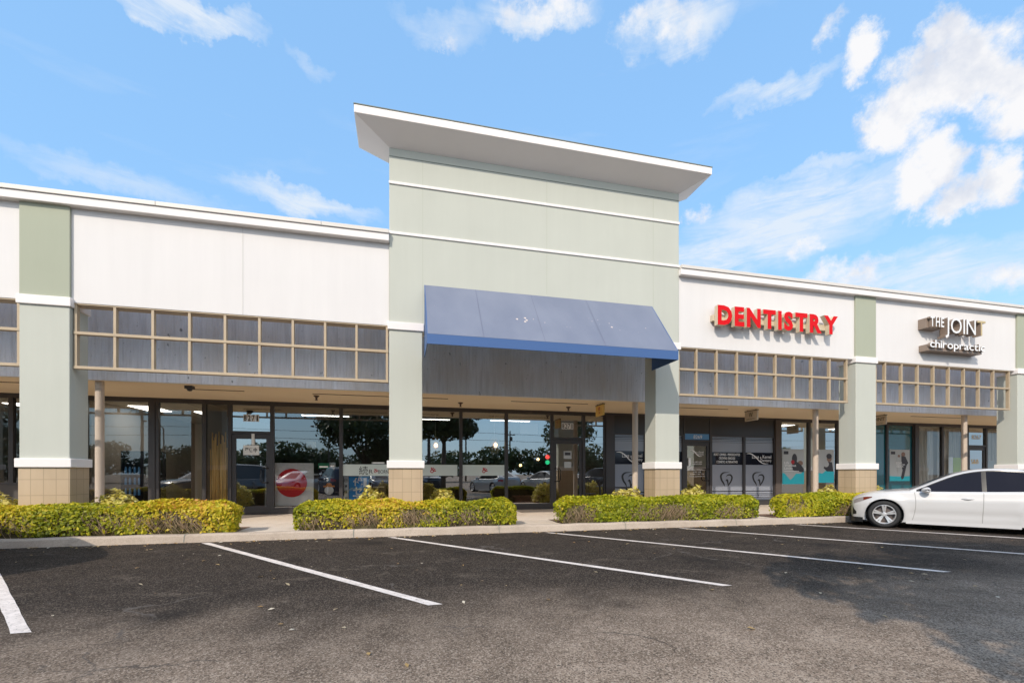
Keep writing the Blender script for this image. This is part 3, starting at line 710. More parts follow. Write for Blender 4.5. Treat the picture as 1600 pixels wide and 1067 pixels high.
# interior bits seen over the flag: kitchen paper stack and lamp
m_ = MB(); m_.lathe([(0,2.10),(.12,2.11),(.15,2.2),(.14,2.34),(0,2.36)],(-2.95,YS+1.6,0),18); m_.build('shade', M['flagwhite'], thing('white_lamp',(-2.95,YS+1.6,2.1),'white round lamp hanging inside above the red disc flag','lamp'), smooth=True)
m_ = MB(); m_.box(-3.6,-2.3,YS+1.9,YS+2.3,ZB+.02,1.25); m_.box(-3.65,-2.25,YS+1.85,YS+2.35,1.25,1.30,1); tag(m_.build('service_counter',[M['wood'],M['flagwhite']],bevel=.01),'wooden counter with pale top inside behind the red disc flag','counter')
# printed band decals on the glass
def decal(x0,x1,lb,full):
    D = thing('window_decal',((x0+x1)/2,YS,1.25),lb,'window decal','pale printed window decals')
    m_ = MB(); m_.box(x0,x1,YS-.006,YS-.002,1.24,1.585); m_.build('film', M['bandfilm'], D)
    y = YS-.009; w = MB(); rd = MB()
    def hand(cx,cz,s):
        rd.lathe([(.045*s/.1,y),(.085*s/.1,y-.0)],(cx,0,cz),18,'y')
        for a_ in (100,70,35,5): rd.quad(*[(cx+math.cos(R(a_+o_))*r_,y,cz+math.sin(R(a_+o_))*r_) for o_,r_ in ((-14,s*.8),(-9,s*1.9),(9,s*1.9),(14,s*.8))])
    if full:
        L_ = x1-x0
        text(w,'続',x0+.46,x0+.72,1.27,1.53,y); text(w,'R',x0+.75,x0+.86,1.31,1.43,y); text(w,'BORN',x0+1.02,x0+1.32,1.31,1.42,y); text(w,'縁',x0+1.30,x0+1.50,1.30,1.54,y)
        hand(x0+.93,1.37,.045)
    else: hand(x0+(x1-x0)*.5,1.38,.065)
    if full: w.build('lettering', M['black'], D)
    rd.build('hand_mark', M['red2'], D)
decal(-1.77,-.02,'pale window decal band lettered R BORN with black brush characters and a red hand',True)
decal(.07,1.66,'pale window decal band with a small red hand directly right of the left tower pier',False)
decal(1.83,3.19,'pale window decal band with a small red hand, second right of the tower pier',False)
# blue banner
F = thing('banner', (-1.3,yi+.1,.3), 'bright blue vertical banner with white characters inside the window', 'banner')
m_ = MB(); cloth(m_,-1.62,-1.05,.30,1.225,yi+.1,.012); m_.build('cloth', M['blue'], F, smooth=True)
m_ = MB()
for c_,z in (('代',.93),('セ',.66),('ア',.40)): text(m_,c_,-1.50,-1.22,z,z+.25,yi+.075,.025)
m_.box(-1.19,-1.10,yi+.07,yi+.074,.90,1.17); m_.build('lettering', M['flagwhite'], F)
F = thing('banner', (-1.75,yi+.1,.3), 'white vertical banner with small black characters next to the blue banner', 'banner')
m_ = MB(); cloth(m_,-1.76,-1.63,.30,1.225,yi+.11,.004,6,10); m_.build('cloth', M['flagwhite'], F, smooth=True)
m_ = MB()
for c_,z in (('日',1.05),('本',.88),('味',.70),('々',.5)): text(m_,c_,-1.745,-1.66,z,z+.10,yi+.095,.01)
m_.build('lettering', M['black'], F)
m_ = MB(); m_.box(-1.0,-.55,YS+.7,YS+1.1,ZB+.02,.80); m_.box(-.95,-.6,YS+.69,YS+.7,.86,.90,1); m_.box(-1.0,-.55,YS+.7,YS+1.1,.802,1.2); tag(m_.build('drinks_cabinet',[M['wood'],M['cream']],bevel=.01),'dark wooden cabinet behind the blue banner inside the window','cabinet')
# vending fridge in left shop
m_ = thing('vending_machine',(-7.2,YS+.9,ZB),'black glass-front vending machine inside the far left window','vending machine')
q = MB(); q.box(-7.75,-6.95,YS+.55,YS+1.3,ZB+.015,1.95); q.build('cabinet', M['blackgloss'], m_, bevel=.02)
q = MB(); q.box(-7.7,-7.2,YS+.538,YS+.548,.55,1.8); q.build('glass_front', M['carglass'], m_)
q = MB()
for z in (.7,1.0,1.3): 
    for xx in (-7.6,-7.5,-7.38,-7.28): q.lathe([(.03,z),(.03,z+.14),(.012,z+.2),(0,z+.2)],(xx,YS+.52,0),8)
q.build('bottles', M['signblue'], m_)
q = MB(); q.box(-7.12,-7.02,YS+.54,YS+.548,1.2,1.5); q.build('keypad', M['pgrey'], m_)
m_ = MB(); m_.box(-6.2,-5.6,YS+1.9,YS+2.5,ZB+.015,1.0); m_.box(-6.22,-5.58,YS+1.88,YS+2.52,1.0,1.04,1); tag(m_.build('reception_desk',[M['tan'],M['flagwhite']],bevel=.01),'tan reception desk inside the window right of the vending machine','desk')
# lit ceiling lights; several panels are added only to brighten the shop interiors
M['panel_light'] = emis('ceiling_light_panel', (1,.95,.86), 4.5)
for i_,(x,y,w_,d_,lb) in enumerate(((-7.5,YS+1.6,.6,1.2,'lit ceiling panel inside the far left window'),(-6.2,YS+2.6,.6,1.2,'lit ceiling panel inside the window right of the round post'),(-10.6,YS+1.8,.6,1.2,'added fill light panel in the shop cut off at the left edge'),
    (-2.6,YS+2.2,1.5,.16,'slim lit ceiling strip above the red disc flag'),(.9,YS+2.4,1.5,.16,'slim lit ceiling strip right of the left tower pier'),(3.9,YS+2.2,1.5,.16,'slim lit ceiling strip left of the right restaurant door'),
    (15.2,YS+1.5,.6,1.2,'added fill light panel behind the Life Without Limits poster'),(18.8,YS+1.5,.6,1.2,'added fill light panel behind the teal window'),(22.3,YS+1.6,.6,1.2,'added fill light panel behind the salon curtains'))):
    Lp = thing('ceiling_light',(x,y,ZSOF-.1),lb,'ceiling light','lit shop ceiling lights')
    m_ = MB(); m_.box(x-w_/2-.03,x+w_/2+.03,y-d_/2-.03,y+d_/2+.03,ZSOF-.10,ZSOF-.082); m_.build('frame',M['flagwhite'],Lp)
    m_ = MB(); m_.box(x-w_/2,x+w_/2,y-d_/2,y+d_/2,ZSOF-.115,ZSOF-.101); m_.build('diffuser',M['panel_light'],Lp)
# pendant lamps with woven shades
for x,y,z,lb in ((1.05,YS+1.2,1.95,'woven rattan pendant lamp with a glowing bulb just right of the left tower pier'),(3.05,YS+1.0,1.98,'pale woven rattan pendant lamp hung on a long cord under the awning')):
    Lm = thing('pendant_lamp',(x,y,z),lb,'pendant lamp','woven pendant lamps inside the restaurant')
    m_ = MB(); m_.tube([(x,y,z+.62),(x,y,ZSOF-.08)],.006,5); m_.build('cord', M['flagwhite'], Lm)
    m_ = MB(); m_.lathe([(.05,z+.62),(.13,z+.52),(.20,z+.36),(.22,z+.24),(.18,z+.08),(.12,z)],(x,y,0),16); m_.build('shade', M['rattan'], Lm, smooth=True)
    m_ = MB(); m_.lathe([(0,z+.38),(.05,z+.35),(.06,z+.29),(.04,z+.24),(0,z+.23)],(x-.0,y-.24,0),10); m_.build('bulb', M['bulb'], Lm, smooth=True)
for x,y,z,lb in ((4.4,YS+2.6,1.62,'small glowing orange globe lamp inside, lower of two under the awning'),(5.05,YS+2.4,1.85,'small glowing orange globe lamp inside, upper of two under the awning')):
    Lm = thing('globe_lamp',(x,y,z),lb,'lamp','small globe lamps inside the restaurant')
    m_ = MB(); m_.tube([(x,y,z+.09),(x,y,ZSOF-.08)],.006,5); m_.build('cord', M['black'], Lm)
    m_ = MB(); m_.lathe([(0,z-.05),(.04,z-.035),(.055,z),(.04,z+.04),(0,z+.06)],(x,y,0),12); m_.build('bulb', M['bulb'], Lm, smooth=True)
for z,mt,lb in ((1.86,'opensign','small round red lit sign stuck in the window left of the right restaurant door'),(1.68,'opensign_g','small round green lit sign below the red one left of the right restaurant door')):
    m_ = MB(); m_.lathe([(0,YS+.012),(.075,YS+.012),(.075,YS+.03)],(4.66,0,z),20,'y'); tag(m_.build('round_sign',M[mt]),lb,'sign')
m_ = MB(); m_.box(3.72,4.32,YS+.004,YS+.008,2.62,2.95); tag(m_.build('paper_notice', M['flagwhite']), 'blank white sheet taped high in the window left of the right restaurant door', 'notice')
# notices on the doors
F = thing('door_notice',(-4.2,YS,1.85),'white card with black characters on the glass of the left restaurant door','notice')
m_ = MB(); m_.box(-4.46,-4.05,YS-.012,YS-.006,1.84,2.12); m_.build('card', M['flagwhite'], F)
m_ = MB(); text(m_,'準備中',-4.42,-4.10,1.92,2.05,YS-.015,.02); m_.build('lettering', M['black'], F)
m_ = MB(); m_.box(-4.24,-4.16,YS-.04,YS-.032,2.13,2.50); tag(m_.build('hanging_strip', M['flagwhite']), 'narrow white strip hanging down the top of the left restaurant door', 'strip')
F = thing('door_notice',(5.36,YS,1.7),'pair of small printed sheets on the glass of the right restaurant door','notice')
m_ = MB(); m_.box(5.22,5.50,YS-.010,YS-.006,1.80,2.06,0); m_.box(5.26,5.46,YS-.014,YS-.0105,1.92,2.02,1); m_.box(5.24,5.49,YS-.010,YS-.006,1.50,1.70,0); m_.build('sheet',[M['pgrey'],M['pdark']],F)
# planter box outside under the awning windows
F = thing('low_bench',(3.95,YS+.3,ZB),'low reddish brown bench inside the window left of the right restaurant door','bench')
m_ = MB(); m_.box(3.6,4.4,YS+.15,YS+.45,ZB+.015,.50); m_.build('base', M['terracotta'], F, bevel=.01)
m_ = MB(); m_.box(3.55,4.45,YS+.12,YS+.48,.502,.57); m_.build('seat', M['terracotta'], F, bevel=.01)
# bistro set by the dental window
def table(x,y,lb):
    T = thing('bistro_table',(x,y,ZB),lb,'table')
    m_ = MB(); m_.lathe([(0,.86),(.38,.86),(.40,.845),(.38,.83),(0,.83)],(x,y,0),28); m_.build('table_top', M['black'], T)
    m_ = MB(); m_.tube([(x,y,.17),(x,y,.83)],.03,8); m_.lathe([(.0,.17),(.05,.17),(.22,.145),(.22,ZB),(0,ZB)],(x,y,0),20); m_.build('pedestal', M['black'], T, smooth=True)
table(7.15,13.7,'round black metal bistro table outside the dental window behind the awning pier')
def chair(x,y,rz,lb):
    T = thing('patio_chair',(0,0,0),lb,'chair','black metal patio chairs'); c_,s_ = math.cos(rz),math.sin(rz)
    tf = lambda p: (p[0],p[1],p[2])
    m_ = MB(); m_.box(-.2,.2,-.2,.2,.44,.47); m_.build('seat', M['black'], T, bevel=.01)
    m_ = MB()
    m_.tube([(-.19,.19,.45),(-.19,.24,.92),(-.1,.25,.97),(.1,.25,.97),(.19,.24,.92),(.19,.19,.45)],.012,6)
    for k_ in (-.1,-.03,.04,.11): m_.tube([(k_,.2,.47),(k_,.25,.965)],.006,5)
    m_.build('backrest', M['black'], T)
    for a_,b_ in ((-.18,-.18),(.18,-.18),(-.18,.18),(.18,.18)):
        m_ = MB(); m_.tube([(a_,b_,.44),(a_*1.15,b_*1.15,0)],.012,6); m_.build('leg', M['black'], T)
    T.location = (x,y,ZB); T.rotation_euler = (0,0,rz); return T
chair(6.45,13.75,R(70),'black metal patio chair left of the bistro table'); chair(7.95,13.7,R(-80),'black metal patio chair right of the bistro table, mostly behind the pier')
# posters
def poster(x0,x1,z0,z1,kind,lb):
    Pp = thing('poster',((x0+x1)/2,YS,z0),lb,'poster','tall printed window posters'); w=x1-x0; h=z1-z0; y=YS-.012
    m_ = MB(); m_.box(x0,x1,y,y+.006,z0,z1); m_.build('sheet', M['pgrey'], Pp)
    y -= .003; X = lambda f: x0+w*f; Z = lambda f: z0+h*f
    m_ = MB()
    wav = [(0,.0),(1,0),(1,.40),(.85,.30),(.62,.30),(.5,.20),(.36,.12),(.22,.22),(.1,.31),(0,.32)] if kind==0 else ([(0,0),(1,0),(1,.34),(.6,.36),(.45,.28),(.2,.30),(0,.24)] if kind==1 else [(0,0),(1,0),(1,.16),(.6,.14),(0,.16)])
    m_.prism_xz([(X(a),Z(b)) for a,b in wav],y,y+.002); m_.build('teal_print', M['teal'], Pp)
    y -= .003; m_ = MB(); m_.box(X(.06),X(.27),y,y+.002,Z(.85),Z(.94)); m_.build('logo_print', M['pdark'], Pp)
    y -= .0; 
    fig = MB()
    def el(cx,cz,rx,rz,mi,yy=y): fig.add([(X(cx)+w*rx*math.cos(2*math.pi*i/18),yy-.001*mi,Z(cz)+h*rz*math.sin(2*math.pi*i/18)) for i in range(18)],[tuple(range(18))],mi)
    if kind == 0:
        el(.55,.72,.12,.15,1); fig.prism_xz([(X(a),Z(b)) for a,b in ((.45,.62),(.66,.64),(.85,.55),(.98,.44),(.98,.34),(.62,.36),(.42,.42))],y-.0006,y+.0014,1); el(.54,.77,.075,.085,0); el(.47,.63,.08,.06,2); el(.82,.60,.12,.07,0)
    elif kind == 1:
        el(.76,.80,.13,.08,1); el(.77,.72,.12,.09,0); fig.prism_xz([(X(a),Z(b)) for a,b in ((.62,.64),(.9,.62),(.97,.34),(.66,.34),(.5,.44))],y-.0006,y+.0014,1); el(.62,.56,.13,.09,3)
    else:
        el(.67,.85,.10,.075,0); el(.45,.79,.06,.05,0)
        fig.prism_xz([(X(a),Z(b)) for a,b in ((.58,.80),(.78,.78),(.92,.58),(.84,.50),(.80,.40),(.70,.10),(.60,.04),(.56,.12),(.64,.34),(.58,.50))],y-.0006,y+.0014,1)
        fig.prism_xz([(X(a),Z(b)) for a,b in ((.38,.76),(.52,.76),(.56,.60),(.50,.44),(.46,.22),(.36,.20),(.40,.42),(.32,.62))],y-.0006,y+.0014,3)
    fig.build('figure_print', [M['pskin'],M['pdark'],M['red2'],M['pgrey']], Pp)
    tx = MB(); yy = y-.006
    ls = {0:(('Life',.58,.30),('Without',.50,.62),('Limits',.42,.46)),1:(('Adj',.58,.2),('to',.50,.16),('Be',.42,.16)),2:(('BOLD',.56,.55),('FOR AND',.50,.70),('ABOVE',.44,.62))}[kind]
    for s_,zz,ex in ls: text(tx,s_,X(.08 if kind<2 else .30),X(ex if kind<2 else ex+.05),Z(zz),Z(zz+.065 if kind<2 else zz+.045),yy,.02)
    if kind==0: tx.box(X(.08),X(.75),yy,yy+.001,Z(.365),Z(.38))
    tx.build('lettering', M['signwhite'], Pp)
poster(14.0,15.0,.90,2.24,0,'grey and teal poster reading Life Without Limits in the chiropractor window')
poster(15.42,16.42,.95,2.24,1,'teal poster with a person at a laptop partly hidden by the round post')
poster(19.22,20.28,1.0,2.28,2,'grey and teal poster of two walking figures in the teal window')
# curtains and salon things
for x0,x1,xb0,xb1,lb in ((20.72,21.9,21.15,22.0,'long sheer white curtain swept to one side in the first salon window'),(22.15,22.9,22.15,22.9,'straight sheer white curtain in the second salon window'),(22.95,23.4,22.95,23.4,'narrow dull curtain at the right of the second salon window'),(24.7,25.8,24.7,25.8,'pale curtain hanging in the salon window right of the door')):
    m_ = MB(); nx,nz=60,14
    for i in range(nx+1):
        for j in range(nz+1):
            t_=j/nz; f_=i/nx; s_=t_**.6; xx=(xb0+(xb1-xb0)*f_)*(1-s_)+(x0+(x1-x0)*f_)*s_; m_.v.append((xx,YS+.22+.03*math.sin(f_*40)+.012*math.sin(f_*71+t_*3),.25+(3.2-.25)*t_))
    for i in range(nx):
        for j in range(nz): q=i*(nz+1)+j; m_.f.append((q,q+nz+1,q+nz+2,q+1)); m_.m.append(0)
    tag(m_.build('curtain', M['curtain'], smooth=True), lb, 'curtain', 'curtains in the salon windows')
m_ = MB(); m_.box(22.72,23.38,YS+.012,YS+.02,1.30,1.98,0); m_.box(22.72,23.38,YS+.012,YS+.02,1.08,1.28,0); tag(m_.build('window_panel', M['lime']), 'bright lime green panel in the salon window beside the post', 'panel')
m_ = MB(); m_.box(22.45,22.70,YS+.012,YS+.02,1.15,2.0); tag(m_.build('window_notice', M['flagwhite']), 'white printed sheet left of the lime green panel', 'notice')
m_ = MB(); m_.box(24.72,25.1,YS+.012,YS+.02,1.25,1.85); tag(m_.build('window_notice', M['pgrey']), 'grey printed sheet in the salon window right of the door', 'notice')
F = thing('wicker_chair',(21.2,YS+.9,ZB),'white rimmed wicker chair inside the salon window behind the car hood','chair')
m_ = MB(); m_.lathe([(0,.50),(.32,.52),(.40,.62),(.36,.60),(0,.56)],(21.2,YS+.9,0),20); m_.build('seat', M['rattan'], F, smooth=True)
m_ = MB(); m_.tube([(21.2+.42*math.cos(a_),YS+1.0,.75+.40*math.sin(a_)) for a_ in np.linspace(-.3,math.pi+.3,24)],.022,7); m_.build('backrest', M['flagwhite'], F, smooth=True)
for a_,b_ in ((-.2,-.2),(.2,-.2),(-.2,.2),(.2,.2)):
    m_ = MB(); m_.tube([(21.2+a_,YS+.9+b_,.5),(21.2+a_*1.2,YS+.9+b_*1.2,ZB+.012)],.014,6); m_.build('leg', M['flagwhite'], F)

# ------------------------------------------------------------------ foliage
def leaf_mesh(name, P, N, size, tint, material, parent=None, aspect=.55, jitter=.9):
    n_ = len(P); N = N + RNG.normal(0, jitter, N.shape)*.6; N /= np.linalg.norm(N,axis=1,keepdims=True)+1e-9
    T = np.cross(N, RNG.normal(0,1,N.shape)); T /= np.linalg.norm(T,axis=1,keepdims=True)+1e-9
    Bt = np.cross(N,T); s_ = (size*RNG.uniform(.45,1.65,n_))[:,None]
    V = np.empty((n_,4,3)); V[:,0]=P-T*s_; V[:,1]=P-Bt*s_*aspect+N*s_*.15; V[:,2]=P+T*s_; V[:,3]=P+Bt*s_*aspect+N*s_*.15
    me = bpy.data.meshes.new(name); me.vertices.add(n_*4); me.vertices.foreach_set('co', V.reshape(-1))
    me.loops.add(n_*4); me.loops.foreach_set('vertex_index', np.arange(n_*4,dtype=np.int32)); me.polygons.add(n_)
    me.polygons.foreach_set('loop_start', np.arange(0,n_*4,4,dtype=np.int32)); me.update(calc_edges=True)
    a = me.attributes.new('tint','FLOAT','FACE'); a.data.foreach_set('value', np.clip(tint,0,1).astype(np.float32))
    me.materials.append(material); o = bpy.data.objects.new(name, me); C.objects.link(o)
    if parent is not None: attach(o, parent)
    return o
def vnoise(P, f, seed):
    r = np.random.default_rng(seed); out = 0
    for k_ in range(6): 
        d = r.normal(0,1,3)*f*(1+.35*k_); out = out + np.sin(P@d + r.uniform(0,6.28))/(1+.25*k_)
    return out/3.
def hedge(x0,x1,lb,material,seed,top=.78,n_=26000,y0=10.0,y1=10.47):
    H = thing('hedge',((x0+x1)/2,10.3,ZB),lb,'hedge','low clipped hedges along the kerb')
    L_ = x1-x0; r = np.random.default_rng(seed)
    n_ = int(n_*L_/6.)
    kind = r.choice(4,n_,p=[.50,.36,.07,.07])
    u,v,dp = r.random(n_), r.random(n_), np.abs(r.normal(0,.05,n_))
    P = np.empty((n_,3)); N = np.zeros((n_,3))
    P[:,0]=x0+u*L_; P[:,1]=y0+v*(y1-y0); P[:,2]=ZB+.03+v*(top-ZB-.03)
    f=kind==0; P[f,1]=y0+dp[f]; N[f]=(0,-1,.25)
    f=kind==1; P[f,2]=top-dp[f]; P[f,1]=y0+v[f]*(y1-y0); N[f]=(0,-.15,1)
    f=kind==2; P[f,0]=x0+dp[f]; P[f,1]=y0+u[f]*(y1-y0); N[f]=(-1,0,.2)
    f=kind==3; P[f,0]=x1-dp[f]; P[f,1]=y0+u[f]*(y1-y0); N[f]=(1,0,.2)
    # round the edges and make the surface lumpy
    ex = np.minimum(P[:,0]-x0, x1-P[:,0]); ey = np.minimum(P[:,1]-y0, y1-P[:,1]); ez = top-P[:,2]
    rr = .17
    cz = np.clip((rr-ez)/rr,0,1); cx = np.clip((rr*1.4-ex)/(rr*1.4),0,1); cy = np.clip((rr-ey)/rr,0,1)
    P[:,2] -= .09*(cz*np.maximum(cx,cy*.8))
    P[:,1] += np.where(P[:,1]<(y0+y1)/2,1,-1)*.07*cz*cy; P[:,0] += np.where(P[:,0]<(x0+x1)/2,1,-1)*.12*cz*cx
    lump = vnoise(P,2.2,seed); low = (P[:,2]-ZB)/(top-ZB)
    P += N*(lump*.055)[:,None]*np.array([1,1.3,1.3])
    P[:,1] += np.where(kind==0,(1-low)*.05,0)
    keep = ~((low<.72)&(kind!=1)&(r.random(n_) < np.clip(.30+1.0*(vnoise(P*np.array([1,1,.6]),2.6,seed+5)),0,.82)*(1-low)*1.3))
    for cx_,w_ in PIERS: keep &= ~((np.abs(P[:,0]-cx_)<w_/2+.03)&(P[:,1]>YF-.05))
    P,N,lump,low = P[keep],N[keep],lump[keep],low[keep]
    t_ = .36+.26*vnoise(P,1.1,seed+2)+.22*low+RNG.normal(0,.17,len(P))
    leaf_mesh('foliage',P,N,.030,t_,material,H)
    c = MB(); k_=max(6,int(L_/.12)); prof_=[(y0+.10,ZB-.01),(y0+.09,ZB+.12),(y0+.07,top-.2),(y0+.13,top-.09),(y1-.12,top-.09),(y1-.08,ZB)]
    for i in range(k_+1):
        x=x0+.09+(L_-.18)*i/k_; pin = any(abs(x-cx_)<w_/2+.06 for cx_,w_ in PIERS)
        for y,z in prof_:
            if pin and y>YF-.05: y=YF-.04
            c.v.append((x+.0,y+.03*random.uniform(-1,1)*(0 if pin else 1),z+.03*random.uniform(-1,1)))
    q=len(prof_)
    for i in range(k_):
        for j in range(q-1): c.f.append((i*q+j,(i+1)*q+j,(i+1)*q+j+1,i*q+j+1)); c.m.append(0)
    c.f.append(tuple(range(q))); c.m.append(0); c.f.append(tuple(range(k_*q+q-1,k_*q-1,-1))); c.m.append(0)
    c.build('filler_core', M['core'], H)  # solid dark core added inside the leaves to block light
    tw = MB()
    for _ in range(int(150*L_)):
        x=random.uniform(x0+.06,x1-.06); y=y0+random.uniform(.01,.10); z=ZB+random.uniform(.0,.2); a_=random.uniform(-.9,.9); l_=random.uniform(.12,.32)
        tw.tube([(x,y+.05,z),(x+a_*l_*.5,y,z+l_*.55),(x+a_*l_+random.uniform(-.05,.05),y-random.uniform(-.02,.03),z+l_)],[.006,.004,.002],3,cap=False)
    tw.build('twigs', M['twig'], H)
    return H
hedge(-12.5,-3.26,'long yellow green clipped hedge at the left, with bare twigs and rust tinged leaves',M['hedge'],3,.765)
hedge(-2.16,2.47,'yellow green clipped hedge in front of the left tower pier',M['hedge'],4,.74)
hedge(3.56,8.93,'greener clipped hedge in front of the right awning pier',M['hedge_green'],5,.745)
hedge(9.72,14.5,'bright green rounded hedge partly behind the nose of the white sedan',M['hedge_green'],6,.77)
def shrub(x,y,w,h,lb,seed):
    H = thing('variegated_shrub',(x,y,ZB),lb,'shrub','pale variegated shrubs behind the hedges'); r=np.random.default_rng(seed); n_=1500
    d=r.normal(0,1,(n_,3)); d/=np.linalg.norm(d,axis=1,keepdims=True); d[:,2]=np.abs(d[:,2]); rad=.72+.28*r.random(n_)**.4+.12*np.sin(d[:,0]*7+seed)*np.cos(d[:,1]*6)
    P=np.array((x,y,ZB+.02))+d*rad[:,None]*np.array((w,w*.75,h-ZB)); leaf_mesh('foliage',P,d+np.array((0,0,.4)),.045,.5+.2*d[:,2]+r.normal(0,.2,n_),M['varieg'],H)
    tw=MB()
    for _ in range(12): a_=random.uniform(0,6.28); tw.tube([(x,y,ZB-.01),(x+math.cos(a_)*w*.6,y+math.sin(a_)*w*.5,h*.8)],[.008,.003],4,cap=False)
    tw.build('stems',M['twig'],H)
for x,y,w,h,lb,sd in ((-7.75,10.95,.55,.90,'pale variegated shrub left of the far left pier',1),(-5.75,11.0,.52,.93,'dark leaved variegated shrub right of the far left pier by the round post',2),(-.72,10.95,.42,.93,'pale yellow shrub tucked left of the left tower pier',3),(.88,10.95,.40,.92,'pale yellow shrub tucked right of the left tower pier',4),
    (5.72,10.95,.62,.89,'cream variegated shrub left of the right tower pier',5),(7.72,10.95,.55,.93,'cream variegated shrub below the 8269 door',6),(12.25,10.95,.5,.90,'pale yellow shrub left of the pier by the white sedan',7),(14.1,10.95,.45,.86,'pale yellow shrub right of the pier by the white sedan',8)):
    shrub(x,y,w,h,lb,sd)
# dry leaves and crumbs along the kerb
n_=620; P=np.zeros((n_,3)); P[:,0]=RNG.uniform(-7,15,n_); P[:,1]=np.where(RNG.random(n_)<.75, 9.79-np.abs(RNG.normal(0,.16,n_)), RNG.uniform(3,9.7,n_)); P[:,2]=.012
o=leaf_mesh('fallen_leaves',P,np.tile(np.array((0,0,1.)),(n_,1)),.026,RNG.random(n_),M['litter'],None,.6,.25); o['kind']='stuff'

# ------------------------------------------------------------------ trees, poles and cars across the lot (they show in the shop glass)
def tree(x,y,h,rad,lb,seed,trunk_h,n_=5200,size=.13,sparse=.0,group='trees behind the camera seen in the shop glass'):
    T=thing('oak_tree',(x,y,0),lb,'tree',group); r=np.random.default_rng(seed); rd=random.Random(seed)
    tr=MB(); tr.tube([(x,y,-.05),(x+.05,y,trunk_h*.5),(x+.1,y+.05,trunk_h),(x+.15,y,h*.75)],[.20,.16,.13,.04],9)
    cl=[]
    for k_ in range(13):
        a_=rd.uniform(0,6.28); q=rd.uniform(.25,.95)*rad; z=trunk_h+rd.uniform(.15,.95)*(h-trunk_h); q*= math.sqrt(max(.1,1-((z-trunk_h)/(h-trunk_h)-.4)**2*1.8)); e=(x+math.cos(a_)*q,y+math.sin(a_)*q,z); cl.append((e,rd.uniform(.28,.5)*rad))
        tr.tube([(x+.08,y,trunk_h*rd.uniform(.75,1.05)),((x+e[0])/2,(y+e[1])/2,(trunk_h+z)/2+.2),e],[.07,.045,.015],5,cap=False)
    tr.build('trunk',M['bark'],T,smooth=True)
    idx=r.integers(0,len(cl),n_); c_=np.array([e for e,_ in cl])[idx]; s_=np.array([q for _,q in cl])[idx]
    d=r.normal(0,1,(n_,3)); d/=np.linalg.norm(d,axis=1,keepdims=True); P=c_+d*(s_*(.35+.65*r.random(n_)**.5))[:,None]*np.array((1,1,.7))
    leaf_mesh('crown',P,d,size,.5+.2*d[:,2]+r.normal(0,.2,n_),M['oakleaf'],T)
    return T
tree(2.7,-3.5,7.8,3.4,'leafy oak standing close behind the camera, its shade on the asphalt',21,4.0,15000,.14)
tree(-3.4,-13.5,8.2,4.2,'large dark oak mirrored left of the left tower pier',22,2.2,7000,.16)
tree(12.4,-4.2,6.4,2.4,'young oak in the parking island mirrored in the teal window',24,3.2,3500,.13)
tree(-32,-16,6.8,3.0,'oak mirrored in the far left shop window',25,2.4,3800,.15)
far=tree(-40,-42,4.6,4.6,'bushy tree in the row beyond the lot',30,1.0,3000,.26)
for i,(x,y,s_) in enumerate(((-31,-44,1.0),(-24,-40,.85),(-17,-43,1.1),(-10,-41,.9),(-2,-45,1.15),(6,-40,.9),(14,-43,1.05),(22,-41,1.0),(31,-44,1.2),(40,-41,.9),(50,-45,1.1),(62,-42,1.2),(-50,-40,1.1),(-62,-46,1.2),(75,-45,1.2))):
    c=copy_tree(far,(x,y,0),i*1.3); c.scale=(s_,s_,s_*.95)
def palm(x,y,h,lb,seed):
    T=thing('palm_tree',(x,y,0),lb,'tree'); rd=random.Random(seed)
    m_=MB(); m_.tube([(x,y,-.05),(x+.05,y,h*.5),(x,y,h)],[.16,.13,.12],9); m_.build('trunk',M['bark'],T,smooth=True)
    P=[];N=[]
    for k_ in range(34):
        a_=rd.uniform(0,6.28); el=rd.uniform(-.6,1.2); l_=rd.uniform(1.0,1.5)
        for j in range(26):
            t_=j/25; q=l_*t_; dx=math.cos(a_)*q*math.cos(el)*1.0; dz=math.sin(el)*q-1.0*t_*t_*.7
            for sgn in (-1,1):
                off=sgn*.28*math.sin(math.pi*min(1,.15+t_*.85)); P.append((x+dx-math.sin(a_)*off*.7,y+math.sin(a_)*q*math.cos(el)+math.cos(a_)*off*.7,h+dz-abs(off)*.4)); N.append((rd.gauss(0,1),rd.gauss(0,1),.6))
    P=np.array(P);N=np.array(N); leaf_mesh('fronds',P,N,.13,RNG.random(len(P)),M['palmleaf'],T,.22)
palm(2.1,-11.5,6.6,'fan palm mirrored between the left tower pier and the first lamp',41); palm(-25.5,-24,8.5,'tall palm mirrored in the far left window',42)
def lamp_post(x,y,h,lb,ang):
    T=thing('street_lamp',(x,y,0),lb,'street lamp','street lamps across the lot'); ca,sa=math.cos(ang),math.sin(ang)
    m_=MB(); m_.tube([(x,y,0),(x,y,h-.9),(x+ca*.5,y+sa*.5,h-.3),(x+ca*1.6,y+sa*1.6,h)],[.11,.08,.06,.05],8); m_.build('pole',M['pole'],T,smooth=True)
    m_=MB(); m_.lathe([(0,h-.08),(.16,h-.06),(.28,h+.0),(.2,h+.12),(0,h+.16)],(x+ca*2.0,y+sa*2.0,0),12); m_.build('lamp_head',M['pole'],T,smooth=True)
lamp_post(-9.6,-35,7.4,'curved arm street lamp mirrored in the window right of the left door',math.pi); lamp_post(-28.5,-35,7.6,'curved arm street lamp mirrored in the far left shop window',math.pi)
def pole(x,y,h,lb):
    T=thing('utility_pole',(x,y,0),lb,'utility pole','wooden utility poles across the road'); m_=MB(); m_.tube([(x,y,0),(x,y,h)],[.16,.11],8); m_.build('pole',M['bark'],T)
    m_=MB(); m_.box(x-.9,x+.9,y-.06,y+.06,h-.7,h-.56); m_.box(x+.12,x+.4,y-.15,y+.15,h-1.6,h-.95); m_.build('crossarm',M['bark'],T)
